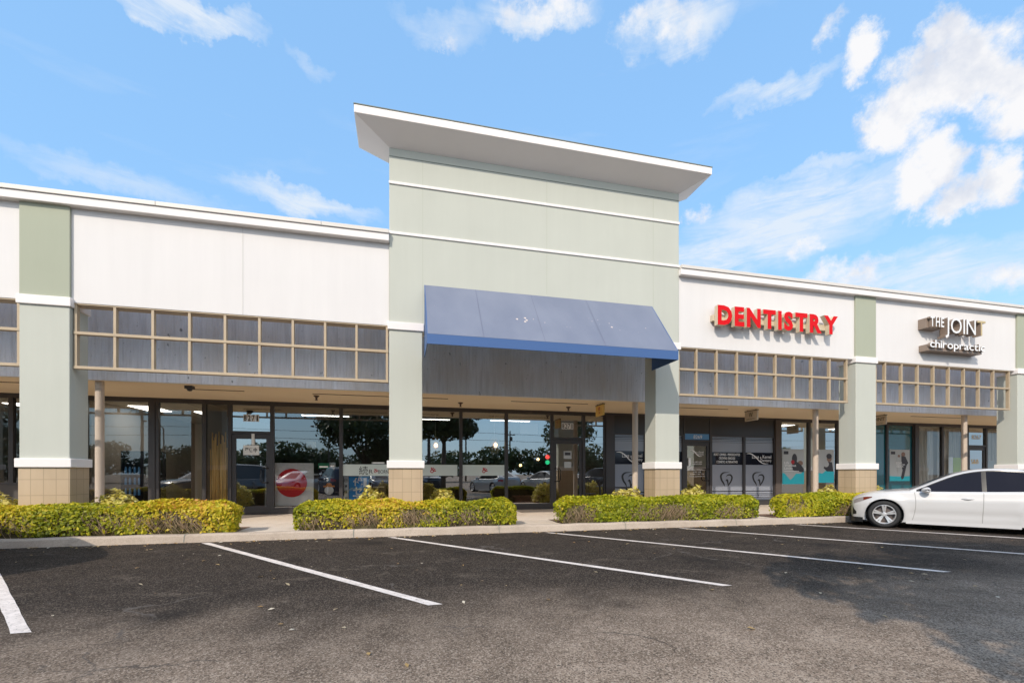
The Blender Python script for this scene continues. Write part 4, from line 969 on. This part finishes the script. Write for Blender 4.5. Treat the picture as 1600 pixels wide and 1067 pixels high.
pole(10.0,-46,8.6,'utility pole mirrored behind the woven pendant lamp'); pole(17.5,-46,8.4,'utility pole mirrored left of the right restaurant door')
wr=MB()
for z in (8.1,6.9): 
    pts=[(-70+i*4,-46.3,z-.35*abs(math.sin(i*.31))) for i in range(42)]; wr.tube(pts,.025,4)
tag(wr.build('power_lines',M['black']),'dark overhead power lines mirrored across the shop windows','power line')

# ------------------------------------------------------------------ cars
def interp(pts, x):
    if x >= pts[0][0]: return pts[0][1]
    for (a,b),(c_,d) in zip(pts,pts[1:]):
        if x >= c_:
            t_=(a-x)/(a-c_); 
            return b+(d-b)*t_
    return pts[-1][1]
def dense(pts): return smooth_pts(pts,6)
def make_car(name, label, cat, paint, suv=False, group=None, detail=True):
    T=bpy.data.objects.new(name,None); C.objects.link(T); tag(T,label,cat,group)
    dense=lambda pts: smooth_pts([(p[0]*(.80 if p[0]>0 else 1.),p[1]) for p in pts],6)
    FR=.87*.80
    H=1.0 if not suv else 1.0
    wb=2.80; Rw=.335; xr=-wb
    # x: 0 = front axle, + forward.  profiles run from nose to tail
    if not suv:
        hood=dense([(.87,.60),(.84,.68),(.72,.76),(.45,.845),(0,.915),(-.40,.955),(-.62,.965),(-1.2,.965),(-2.4,.985),(-3.0,1.02),(-3.45,1.075),(-3.70,1.06),(-3.80,.98),(-3.83,.86)])
        belt=dense([(.87,.56),(.82,.64),(.66,.72),(.40,.80),(0,.865),(-.5,.905),(-1.2,.915),(-2.2,.935),(-2.9,.965),(-3.4,1.0),(-3.7,.98),(-3.83,.84)])
        roof=dense([(-.50,.955),(-.72,1.06),(-1.02,1.215),(-1.32,1.355),(-1.62,1.44),(-1.95,1.475),(-2.32,1.46),(-2.68,1.395),(-2.98,1.29),(-3.22,1.175),(-3.45,1.07)])
        tail=-3.83
    else:
        hood=dense([(.87,.75),(.84,.86),(.72,.96),(.3,1.05),(-.35,1.10),(-.6,1.11),(-2.4,1.12),(-3.6,1.13),(-3.75,1.10),(-3.80,1.0)])
        belt=dense([(.87,.70),(.8,.82),(.4,.95),(-.5,1.04),(-2.2,1.06),(-3.5,1.08),(-3.80,.98)])
        roof=dense([(-.42,1.10),(-.8,1.32),(-1.2,1.56),(-1.6,1.68),(-2.2,1.70),(-3.0,1.67),(-3.4,1.58),(-3.62,1.36),(-3.74,1.12)])
        tail=-3.80
    half=dense([(.87,.42),(.82,.62),(.70,.74),(.50,.82),(.2,.872),(-.3,.90),(-1.2,.905),(-2.4,.905),(-3.0,.90),(-3.4,.86),(-3.65,.78),(-3.78,.66),(-3.83,.52)])
    sill=dense([(.87,.26),(.7,.20),(.4,.17),(-.4,.165),(-2.4,.175),(-3.3,.22),(-3.83,.36)])
    xs=[]; x=FR
    while x>tail: xs.append(x); x-= .012 if (x>.55 or x<tail+.15) else .045
    xs.append(tail)
    rows=22; mb=MB(); zc=Rw
    def side(x,t_):       # t 0 sill .. 1 belt -> y,z
        zs,zb=interp(sill,x),interp(belt,x); w=interp(half,x); z=zs+(zb-zs)*t_
        y=w*(.965+.045*math.sin(min(1,t_*1.25)*math.pi*.62)) - .05*max(0,t_-.72)/.28*1.0
        # door crease and flared arches
        y-= .012*math.exp(-((t_-.30)/.10)**2)*(1 if -2.35<x<-.45 else 0)
        for cx in (0,xr): y+= .016*math.exp(-((math.hypot(x-cx,z-zc)-.42)/.10)**2)
        return y,z
    grid={}
    for sgn in (1,-1):
        for i,x in enumerate(xs):
            for j in range(rows+1):
                t_=j/rows; y,z=side(x,t_); keep=True; px=x
                for cx in (0,xr):
                    d=math.hypot(x-cx,z-zc); Ra=.385
                    if d<Ra:
                        if d>Ra-.075 and d>1e-6: px=cx+(x-cx)*Ra/d; z=zc+(z-zc)*Ra/d
                        else: keep=False
                if keep: grid[(sgn,i,j)]=len(mb.v); mb.v.append((px,sgn*y,z))
        for i in range(len(xs)-1):
            for j in range(rows):
                k_=[grid.get((sgn,a,b)) for a,b in ((i,j),(i+1,j),(i+1,j+1),(i,j+1))]
                if None not in k_: mb.f.append(tuple(k_ if sgn<0 else k_[::-1])); mb.m.append(0)
    # top deck (hood / trunk), crowned
    cols=10
    def top(x,f):        # f -1..1
        yb,zb=side(x,1.0); zt=interp(hood,x); a=abs(f); return (x,yb*f, zb+(zt-zb)*(1-a**2.6)+.012*math.sin(min(1,a*1.0)*math.pi)*(1 if x>-.5 else 0))
    b0=len(mb.v)
    for x in xs:
        for k_ in range(cols+1): mb.v.append(top(x,-1+2*k_/cols))
    for i in range(len(xs)-1):
        for k_ in range(cols): q=b0+i*(cols+1)+k_; mb.f.append((q,q+1,q+cols+2,q+cols+1)); mb.m.append(0)
    # nose and tail caps
    for i,fl in ((0,False),(len(xs)-1,True)):
        x=xs[i]; L_=[grid[(1,i,j)] for j in range(rows+1)]; R_=[grid[(-1,i,j)] for j in range(rows+1)]
        for j in range(rows): f=(L_[j],L_[j+1],R_[j+1],R_[j]); mb.f.append(f if not fl else f[::-1]); mb.m.append(0)
    body=mb.build('body',paint,T,smooth=True)
    bm=bmesh.new(); bm.from_mesh(body.data); bmesh.ops.remove_doubles(bm,verts=bm.verts,dist=.0015); bmesh.ops.recalc_face_normals(bm,faces=bm.faces); bm.to_mesh(body.data); bm.free()
    # greenhouse
    rxs=[p[0] for p in roof]; g=MB()
    def gw(x):
        return .79 if not suv else .82
    def wr_(x):
        t_=(x-rxs[-1])/(rxs[0]-rxs[-1]); return (.60 if not suv else .68)+.05*math.cos(math.pi*t_)*0
    def gside(x,z):
        yb,zb=side(x,1.0); zr=interp(roof,x)-.035; y0=min(gw(x),yb-.015); t_=0 if zr-zb<1e-3 else max(0,min(1,(z-zb)/max(.44,zr-zb) if True else 0)); return y0+(wr_(x)-y0)*t_
    N_=40; gxs=[rxs[0]+(rxs[-1]-rxs[0])*i/N_ for i in range(N_+1)]; sec=[]
    for x in gxs:
        yb,zb=side(x,1.0); zb-=.02; zr=interp(roof,x); ze=max(zb+.005,zr-.035); pts=[]
        for k_ in range(5): z=zb+(ze-zb)*k_/4; pts.append((gside(x,z),z))
        ye=pts[-1][0]; pts+= [(ye*.90,ze+(zr-ze)*.55),(ye*.65,ze+(zr-ze)*.87),(0,zr)]
        full=[(x,y,z) for y,z in pts]+[(x,-y,z) for y,z in pts[-2::-1]]; sec.append(full)
    k_=len(sec[0])
    for s_ in sec: g.v+=s_
    for i in range(N_):
        for j in range(k_-1): g.f.append((i*k_+j,i*k_+j+1,(i+1)*k_+j+1,(i+1)*k_+j)); g.m.append(0)
    gr=g.build('roof',paint,T,smooth=True)
    # glass panels follow the shell 5 mm proud
    def side_pane(poly_top, poly_bot, x0, x1, nm, mt, lift=.006, parent=T):
        for sgn in (1,-1):
            m_=MB(); n_=18
            for i in range(n_+1):
                x=x0+(x1-x0)*i/n_
                for t_ in (0,.33,.66,1): z=poly_bot(x)+(poly_top(x)-poly_bot(x))*t_; m_.v.append((x,sgn*(gside(x,z)+lift),z))
            for i in range(n_):
                for j in range(3): q=i*4+j; f=(q,q+1,q+5,q+4); m_.f.append(f if sgn>0 else f[::-1]); m_.m.append(0)
            m_.build(nm,mt,parent,smooth=True)
    zb_=lambda x: side(x,1.0)[1]+.012
    zt_=lambda x: max(zb_(x)+.004,interp(roof,x)-.075)
    xa=rxs[0]-.17; xb=-1.80; xc=-2.72 if not suv else -2.75; xd=rxs[-1]+.33 if not suv else rxs[-1]+.25
    dk=M['carglass'] if detail else M['blackgloss']
    side_pane(lambda x:zt_(x)+.022,lambda x:zb_(x)-.012,xa+.05,xd-.05,'window_trim',M['blackgloss'],.003)
    side_pane(zt_,zb_,xa,xb+.03,'side_window',dk,.007); side_pane(zt_,zb_,xb-.05,xc+.02,'side_window',dk,.007); side_pane(zt_,zb_,xc-.02,xd,'side_window',dk,.007)
    def top_pane(x0,x1,fr,nm):
        m_=MB(); n_,c_=14,10
        for i in range(n_+1):
            x=x0+(x1-x0)*i/n_; zr=interp(roof,x); ze=zr-.035; ye=gside(x,ze)
            for k2 in range(c_+1):
                f=-1+2*k2/c_; a=abs(f)*fr; z=zr-(.035*(a**2.2))+.006; m_.v.append((x,ye*f*fr,z))
        for i in range(n_):
            for k2 in range(c_): q=i*(c_+1)+k2; m_.f.append((q,q+1,q+c_+2,q+c_+1)); m_.m.append(0)
        m_.build(nm,dk,T,smooth=True)
    top_pane(rxs[0]-.03,-1.28 if not suv else -1.2,.90,'windshield'); top_pane(-2.72 if not suv else -3.35,rxs[-1]+.05,.88,'rear_window')
    # wheels
    def wheel(cx,sgn):
        w=bpy.data.objects.new('wheel',None)
        yo=sgn*.895; y=lambda d: yo-sgn*d
        t_=MB(); t_.lathe([(.235,y(.03)),(.245,y(.0)),(.30,y(-.002)),(.322,y(.012)),(Rw,y(.04)),(Rw,y(.19)),(.31,y(.215)),(.24,y(.215))],(cx,0,Rw),44,'y'); tyre=t_.build('tyre',M['rubber'],T,smooth=True)
        r_=MB(); r_.lathe([(.238,y(.0)),(.232,y(-.004)),(.222,y(.004)),(.215,y(.05)),(.205,y(.16))],(cx,0,Rw),44,'y')
        for s_ in range(5):
            a=s_*2*math.pi/5+math.pi/2
            for da in (-.10,.10):
                ca,sa=math.cos(a+da*1.4),math.sin(a+da*1.4); cb_,sb=math.cos(a+da*.8),math.sin(a+da*.8); px,pz=-math.sin(a),math.cos(a)
                p0=(cx+cb_*.035,Rw+sb*.035); p1=(cx+ca*.224,Rw+sa*.224); wd0,wd1=.016,.020
                vs=[]
                for (qx,qz),wd,yy in ((p0,wd0,.028),(p1,wd1,.006)):
                    for e in (-1,1): vs.append((qx+px*wd*e,y(yy),qz+pz*wd*e))
                    for e in (-1,1): vs.append((qx+px*wd*e*1.2,y(yy+.035),qz+pz*wd*e*1.2))
                r_.add(vs,[(0,1,5,4),(2,6,7,3),(0,4,6,2),(1,3,7,5),(4,5,7,6)])
        r_.lathe([(.0,y(.012)),(.035,y(.012)),(.05,y(.022)),(.055,y(.06))],(cx,0,Rw),20,'y'); rim=r_.build('rim',M['alloy'],tyre)
        d_=MB(); d_.lathe([(.06,y(.09)),(.165,y(.09)),(.165,y(.11))],(cx,0,Rw),28,'y'); d_.lathe([(.165,y(.13)),(.235,y(.135))],(cx,0,Rw),28,'y'); d_.build('brake_disc',M['disc'],tyre)
        bpy.data.objects.remove(w)
    for cx in (0,xr):
        for sgn in (1,-1): wheel(cx,sgn)
    # dark wheel wells and underbody
    u=MB(); u.box(tail+.15,.55,-.70,.70,.19,.30)
    for cx in (0,xr):
        for sgn in (1,-1):
            vs=[]; n_=20
            for i in range(n_+1):
                a=-.35+(math.pi+.7)*i/n_
                for yy in (.895,.55): vs.append((cx+.384*math.cos(a),sgn*yy,Rw+.384*math.sin(a)))
            u.add(vs,[(2*i,2*i+1,2*i+3,2*i+2) for i in range(n_)]); u.add([(cx+.384*math.cos(2*math.pi*i/20),sgn*.56,Rw+.384*math.sin(2*math.pi*i/20)) for i in range(20)],[tuple(range(20))])
    u.build('underbody',M['black'],T)
    lip=MB()
    for i,x in enumerate([.72,.69,.60,.50,.42]):
        w=interp(half,min(x,.69))+ (.012 if x<.70 else 0); lip.v+=[(x+.015,w,.115),(x+.015,w,.235),(x+.015,-w,.115),(x+.015,-w,.235)]
    for i in range(4): q=i*4; lip.f+=[(q,q+1,q+5,q+4),(q+2,q+6,q+7,q+3),(q,q+4,q+6,q+2)]; lip.m+=[0]*3
    lip.f.append((0,2,3,1)); lip.m.append(0); lip.build('front_lip',M['black'],T)
    sk=MB()
    for sgn in (1,-1):
        vs=[]
        for x in np.linspace(-.42,-2.38,12): 
            y,z=side(x,.02); vs+=[(x,sgn*(y+.008),z+.03),(x,sgn*(y+.008),.135),(x,sgn*(y-.06),.13)]
        f=[]
        for i in range(11):
            for j in range(2): f.append((i*3+j,i*3+j+1,(i+1)*3+j+1,(i+1)*3+j))
        sk.add(vs,f)
    sk.build('side_skirt',paint,T)
    # lamps
    for sgn in (1,-1):
        m_=MB(); P_=[]
        prof=[(.62,.58,.66),(.57,.60,.70),(.50,.63,.735),(.42,.665,.755),(.33,.705,.765),(.24,.745,.768)] if not suv else [(.64,.66,.8),(.56,.7,.85),(.42,.75,.9),(.30,.8,.92)]
        for x,z0,z1 in prof:
            for z in (z0,(z0+z1)/2,z1):
                zs,zb2=interp(sill,x),interp(belt,x); y,_=side(x,(z-zs)/(zb2-zs) if z<zb2 else 1.0); P_.append((x+.004,sgn*(y+.006-max(0,z-zb2)*.5),z))
        q=len(prof); m_.add(P_,[(i*3+j,i*3+j+1,(i+1)*3+j+1,(i+1)*3+j) for i in range(q-1) for j in range(2)]); m_.build('headlight',M['headclear'],T,smooth=True)
        m_=MB(); P_=[]
        for x,z0,z1 in prof[3:]:
            for z in (z0+.008,(z0+z1)/2,z1-.004):
                zs,zb2=interp(sill,x),interp(belt,x); y,_=side(x,(z-zs)/(zb2-zs) if z<zb2 else 1.0); P_.append((x+.004,sgn*(y+.009-max(0,z-zb2)*.5),z))
        q=len(prof)-3
        if q>1: m_.add(P_,[(i*3+j,i*3+j+1,(i+1)*3+j+1,(i+1)*3+j) for i in range(q-1) for j in range(2)]); m_.build('side_reflector',M['amber'],T,smooth=True)
        m_=MB(); P_=[]
        for x in np.linspace(tail+.42,tail+.012,8):
            for f in (.70,.80,.90): y,z=side(x,f); P_.append((x,sgn*(y+.006),z))
        m_.add(P_,[(i*3+j,i*3+j+1,(i+1)*3+j+1,(i+1)*3+j) for i in range(7) for j in range(2)]); m_.build('taillight',M['tail'],T,smooth=True)
        # bumper corner intake
        m_=MB(); P_=[]
        for x,z0,z1 in ((.65,.30,.50),(.62,.30,.44),(.57,.31,.37)):
            for z in (z0,z1):
                zs,zb2=interp(sill,x),interp(belt,x); y,_=side(x,(z-zs)/(zb2-zs)); P_.append((x+.004,sgn*(y+.005),z))
        m_.add(P_,[(0,1,3,2),(2,3,5,4)]); m_.build('bumper_intake',M['black'],T)
        # mirror
        m_=MB(); cx,cy,cz=-.82,sgn*.98,.955
        for i in range(7):
            t_=i/6; rr_=math.sin(math.pi*(.12+.76*t_)); 
            for j in range(12): a=2*math.pi*j/12; m_.v.append((cx+.095*math.cos(a)*rr_*(1.15 if math.cos(a)>0 else .75)+.02*(1-t_), cy+sgn*(-.11+.22*t_), cz+.075*math.sin(a)*rr_))
        for i in range(6):
            for j in range(12): m_.f.append((i*12+j,i*12+(j+1)%12,(i+1)*12+(j+1)%12,(i+1)*12+j)); m_.m.append(0)
        m_.f+=[tuple(range(12)),tuple(range(83,71,-1))]; m_.m+=[0,0]
        mo=m_.build('door_mirror',paint,T,smooth=True)
        m_=MB(); m_.tube([(cx,cy-sgn*.10,cz-.03),(cx+.02,sgn*.86,cz-.05)],.028,8); m_.build('mirror_stalk',M['black'],mo)
        # door seams and handles
        def seam(pts):
            s_=MB(); V_=[]
            for x,t2 in pts:
                y,z=side(x,t2); V_+=[(x-.006,sgn*(y+.003),z),(x+.006,sgn*(y+.003),z)]
            s_.add(V_,[(2*i,2*i+1,2*i+3,2*i+2) for i in range(len(pts)-1)]); s_.build('door_seam',M['carseam'],T)
        seam([(-.52-.10*t2*(1-t2)*2-.06*t2,t2) for t2 in np.linspace(.08,.99,12)])
        seam([(-1.76-.03*t2,t2) for t2 in np.linspace(.08,.99,12)])
        seam([(-2.42-.20*max(0,t2-.35),t2) for t2 in np.linspace(.42,.99,10)])
        for hx in (-1.52,-2.52):
            y,z=side(hx,.80); m_=MB()
            for i in range(9):
                t_=i/8; x=hx+.11-.22*t_; rr_=.35+.65*math.sin(math.pi*t_)
                yy,_=side(x,.80)
                for j in range(8): a=2*math.pi*j/8; m_.v.append((x,sgn*(yy+.018*math.sin(math.pi*t_)+.02*math.cos(a)*rr_),z+.026*math.sin(a)*rr_))
            for i in range(8):
                for j in range(8): m_.f.append((i*8+j,i*8+(j+1)%8,(i+1)*8+(j+1)%8,(i+1)*8+j)); m_.m.append(0)
            m_.build('door_handle',paint,T,smooth=True)
    # grille and plate recess
    m_=MB(); m_.prism_xz([(-.30,.62),(.30,.62),(.20,.46),(.34,.24),(-.34,.24),(-.20,.46)],0,.01); 
    m_.v=[(FR+.002+(.0 if abs(v[1])<.005 else .004),v[0],v[2]) for v in m_.v]; m_.build('grille',M['black'],T)
    return T
car=make_car('white_sedan','white four door sedan with dark tinted windows parked nose to the kerb at the right','car',M['carwhite'])
fwd=Vector((-.612,.791)); ang=math.atan2(fwd.y,fwd.x)
car.location=(11.98,9.14,0); car.rotation_euler=(0,0,ang); car.scale=(.945,.945,.97)
suv=make_car('parked_suv','dark tall SUV parked just left of the frame, throwing a rounded shadow on the stall','car',M['cardark'],True,None,False)
suv.rotation_euler=(0,0,ang); suv.location=(-5.95-.612*3.4-.61*.62,6.75+.791*3.4-.35,0)
ca=make_car('silver_sedan','silver sedan across the lot mirrored under the awning','car',M['carsilver'],False,'cars parked across the lot',False)
ca.location=(5.6,-3.6,0); ca.rotation_euler=(0,0,R(250))
for x,y,a_,l_ in ((9.4,-3.8,252,'silver sedan across the lot mirrored beside the right restaurant door'),(-7.6,-3.6,110,'silver sedan across the lot mirrored in the far left window'),(-1.3,-3.7,72,'silver sedan across the lot mirrored under the window decals')): copy_tree(ca,(x,y,0),R(a_),l_)
cd=make_car('dark_suv','dark SUV across the lot mirrored beside the tower pier','car',M['cardark'],True,'cars parked across the lot',False)
cd.location=(2.1,-6.3,0); cd.rotation_euler=(0,0,R(70))
for x,y,a_,l_ in ((13.5,-3.6,250,'dark SUV across the lot mirrored in the dental windows'),(-4.6,-3.5,250,'dark SUV across the lot mirrored in the left door')): copy_tree(cd,(x,y,0),R(a_),l_)

# ------------------------------------------------------------------ light, sky, camera
SUN=Vector((-.75,-1.0,.95)).normalized()
el=math.asin(SUN.z); az=math.atan2(SUN.x,SUN.y)
sun=bpy.data.lights.new('sun','SUN'); sun.energy=2.7; sun.angle=R(.55); sun.color=(1,.90,.77)
so=bpy.data.objects.new('sun',sun); C.objects.link(so); so.rotation_euler=SUN.to_track_quat('Z','Y').to_euler()
W=bpy.data.worlds.new('World'); S.world=W; W.use_nodes=True
n,l=W.node_tree.nodes,W.node_tree.links
bg=n['Background']; bg.inputs['Strength'].default_value=.15
sky=n.new('ShaderNodeTexSky'); sky.sky_type='NISHITA'; sky.sun_disc=False; sky.sun_elevation=el; sky.sun_rotation=az%(2*math.pi)
sky.air_density=1.6; sky.dust_density=0.0; sky.ozone_density=1.0; sky.altitude=0
class Wm: node_tree=W.node_tree
tc=n.new('ShaderNodeTexCoord'); D=tc.outputs['Generated']
nz=n.new('ShaderNodeTexNoise'); nz.inputs['Scale'].default_value=9; nz.inputs['Detail'].default_value=7; nz.inputs['Roughness'].default_value=.62; l.new(D,nz.inputs['Vector'])
wsp=n.new('ShaderNodeVectorMath'); wsp.operation='SUBTRACT'; l.new(nz.outputs['Color'],wsp.inputs[0]); wsp.inputs[1].default_value=(.5,.5,.5)
wsc=n.new('ShaderNodeVectorMath'); wsc.operation='SCALE'; wsc.inputs['Scale'].default_value=.11; l.new(wsp.outputs[0],wsc.inputs[0])
wad=n.new('ShaderNodeVectorMath'); wad.operation='ADD'; l.new(D,wad.inputs[0]); l.new(wsc.outputs[0],wad.inputs[1])
def angles(vec):
    s_=n.new('ShaderNodeSeparateXYZ'); l.new(vec,s_.inputs[0])
    return math_(Wm,'ARCTAN2',s_.outputs[0],s_.outputs[1]), math_(Wm,'ARCSINE',math_(Wm,'MINIMUM',math_(Wm,'MAXIMUM',s_.outputs[2],-.999),.999))
AZ,EL=angles(wad.outputs[0]); AZ0,EL0=angles(D)
def blobs(lst,A_,E_):
    out=None
    for a,e,ra,re,w in lst:
        q=math_(Wm,'ADD',math_(Wm,'POWER',math_(Wm,'DIVIDE',math_(Wm,'SUBTRACT',A_,a),ra),2.),math_(Wm,'POWER',math_(Wm,'DIVIDE',math_(Wm,'SUBTRACT',E_,e),re),2.))
        f=math_(Wm,'MULTIPLY',math_(Wm,'SUBTRACT',1.,q),w)
        out=f if out is None else math_(Wm,'MAXIMUM',out,f)
    return out
CUM=[(0.997, 0.5543, 0.0994, 0.0567, 1.0), (0.8993, 0.63, 0.0355, 0.0338, 1.0), (0.9933, 0.5953, 0.0426, 0.0408, 1.0), (1.0591, 0.5335, 0.0373, 0.0414, 1.0), (0.943, 0.538, 0.0685, 0.0384, 1.0), (0.9668, 0.46, 0.0461, 0.0507, 1.0), (1.0426, 0.4152, 0.0355, 0.0438, 1.0), (1.0043, 0.4086, 0.0483, 0.0335, 0.8), (1.0781, 0.4959, 0.0633, 0.0492, 1.0), (0.8101, 0.4005, 0.0329, 0.0257, 0.6), (0.6332, 0.4894, 0.0306, 0.02, 0.45), (0.8744, 0.3403, 0.0766, 0.0278, 0.55), (0.951, 0.5191, 0.0533, 0.0466, 0.8), (0.5467, 0.7556, 0.11, 0.0276, 0.4), (0.3041, 0.7967, 0.1106, 0.0267, 0.45), (0.8468, 0.6808, 0.0167, 0.0205, 0.35), (0.101, 0.7653, 0.0194, 0.0171, 0.3), (1.0655, 0.2848, 0.0483, 0.026, 0.5)]
WIS=[(0.7569, 0.6305, 0.1265, 0.0204, 0.8), (0.7981, 0.4524, 0.2204, 0.056, 1.0), (0.6913, 0.4095, 0.2516, 0.0518, 1.0), (0.9348, 0.311, 0.2013, 0.0479, 0.9), (-0.1773, 0.4933, 0.1632, 0.0217, 0.9), (-0.4067, 0.6847, 0.1497, 0.0252, 1.1), (-0.4671, 0.4496, 0.1885, 0.0216, 0.45), (0.572, 0.7478, 0.1306, 0.0345, 0.9), (0.2901, 0.7937, 0.1517, 0.0301, 0.8), (0.0804, 0.7781, 0.1254, 0.0274, 0.4), (0.8277, 0.5048, 0.1071, 0.0124, 0.6), (-0.189, 0.6942, 0.0478, 0.015, 0.35), (-0.3502, 0.6763, 0.0933, 0.0141, 0.8)]
fC=blobs(CUM,AZ,EL); n1=noise(Wm,D,30,11,.68)
fC=math_(Wm,'ADD',fC,math_(Wm,'MULTIPLY',math_(Wm,'SUBTRACT',n1,.5),2.1))
aC=n.new('ShaderNodeMapRange'); aC.interpolation_type='SMOOTHSTEP'; aC.inputs['From Min'].default_value=-.12; aC.inputs['From Max'].default_value=.85; l.new(fC,aC.inputs['Value'])
# wisps: noise stretched along the horizon
mp=n.new('ShaderNodeMapping'); mp.inputs['Scale'].default_value=(3,3,17); mp.inputs['Rotation'].default_value=(0,R(8),0); l.new(D,mp.inputs['Vector'])
n2=noise(Wm,mp.outputs[0],2.6,9,.66,.6)
fW=blobs(WIS,AZ,EL); fW=math_(Wm,'MAXIMUM',fW,0.)
aW=math_(Wm,'MULTIPLY',fW,ramp(Wm,n2,[(.26,0.),(.60,1.)]))
gen=math_(Wm,'MULTIPLY',ramp(Wm,noise(Wm,mp.outputs[0],1.1,8,.6,.4),[(.55,0.),(.85,1.)]),.25)
aW=math_(Wm,'MINIMUM',math_(Wm,'ADD',aW,gen),.85)
skyc=mix(Wm,1.0,sky.outputs[0],(1.16,1.40,1.52),'MULTIPLY'); skyc=mix(Wm,.75,skyc,(1.50,2.90,5.0))
hz=n.new('ShaderNodeMapRange'); hz.inputs['From Min'].default_value=.02; hz.inputs['From Max'].default_value=.42; hz.inputs['To Min'].default_value=.42; hz.inputs['To Max'].default_value=0.; l.new(EL0,hz.inputs['Value'])
skyc=mix(Wm,hz.outputs[0],skyc,(2.9,3.9,5.2))
shade=ramp(Wm,noise(Wm,D,12,5,.6),[(.33,(3.7,3.95,4.5)),(.52,(5.0,5.0,5.1))])
sD=n.new('ShaderNodeSeparateXYZ'); l.new(D,sD.inputs[0])
def sstep(v,a,b):
    q=n.new('ShaderNodeMapRange'); q.interpolation_type='SMOOTHSTEP'; q.inputs['From Min'].default_value=a; q.inputs['From Max'].default_value=b; l.new(v,q.inputs['Value']); return q.outputs[0]
rear_fill=math_(Wm,'MULTIPLY',sstep(sD.outputs[1],-.15,-.5),math_(Wm,'MULTIPLY',sstep(sD.outputs[2],.20,.34),sstep(sD.outputs[2],.95,.75)))  # bright cloud bank added behind the camera to light the facade
rear_fill=math_(Wm,'MULTIPLY',rear_fill,ramp(Wm,noise(Wm,wad.outputs[0],3.1,8,.6),[(.32,0.),(.50,1.)]))
skyc=mix(Wm,rear_fill,skyc,(9.6,9.5,9.7))
c1=mix(Wm,aW,skyc,(4.3,4.65,5.05)); c2=mix(Wm,aC.outputs[0],c1,shade)
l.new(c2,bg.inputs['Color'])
cam=bpy.data.cameras.new('camera'); co=bpy.data.objects.new('camera',cam); C.objects.link(co); S.camera=co
cam.sensor_width=36; cam.lens=711/1600*36; cam.clip_end=3000; cam.clip_start=.05
co.location=(0,0,1.32); co.rotation_euler=(R(90),0,R(-13.4)); cam.shift_y=205.5/1600
S.view_settings.view_transform='Standard'; S.view_settings.look='None'; S.view_settings.exposure=.35; S.view_settings.gamma=1
S.cycles.max_bounces=8; S.cycles.transparent_max_bounces=12
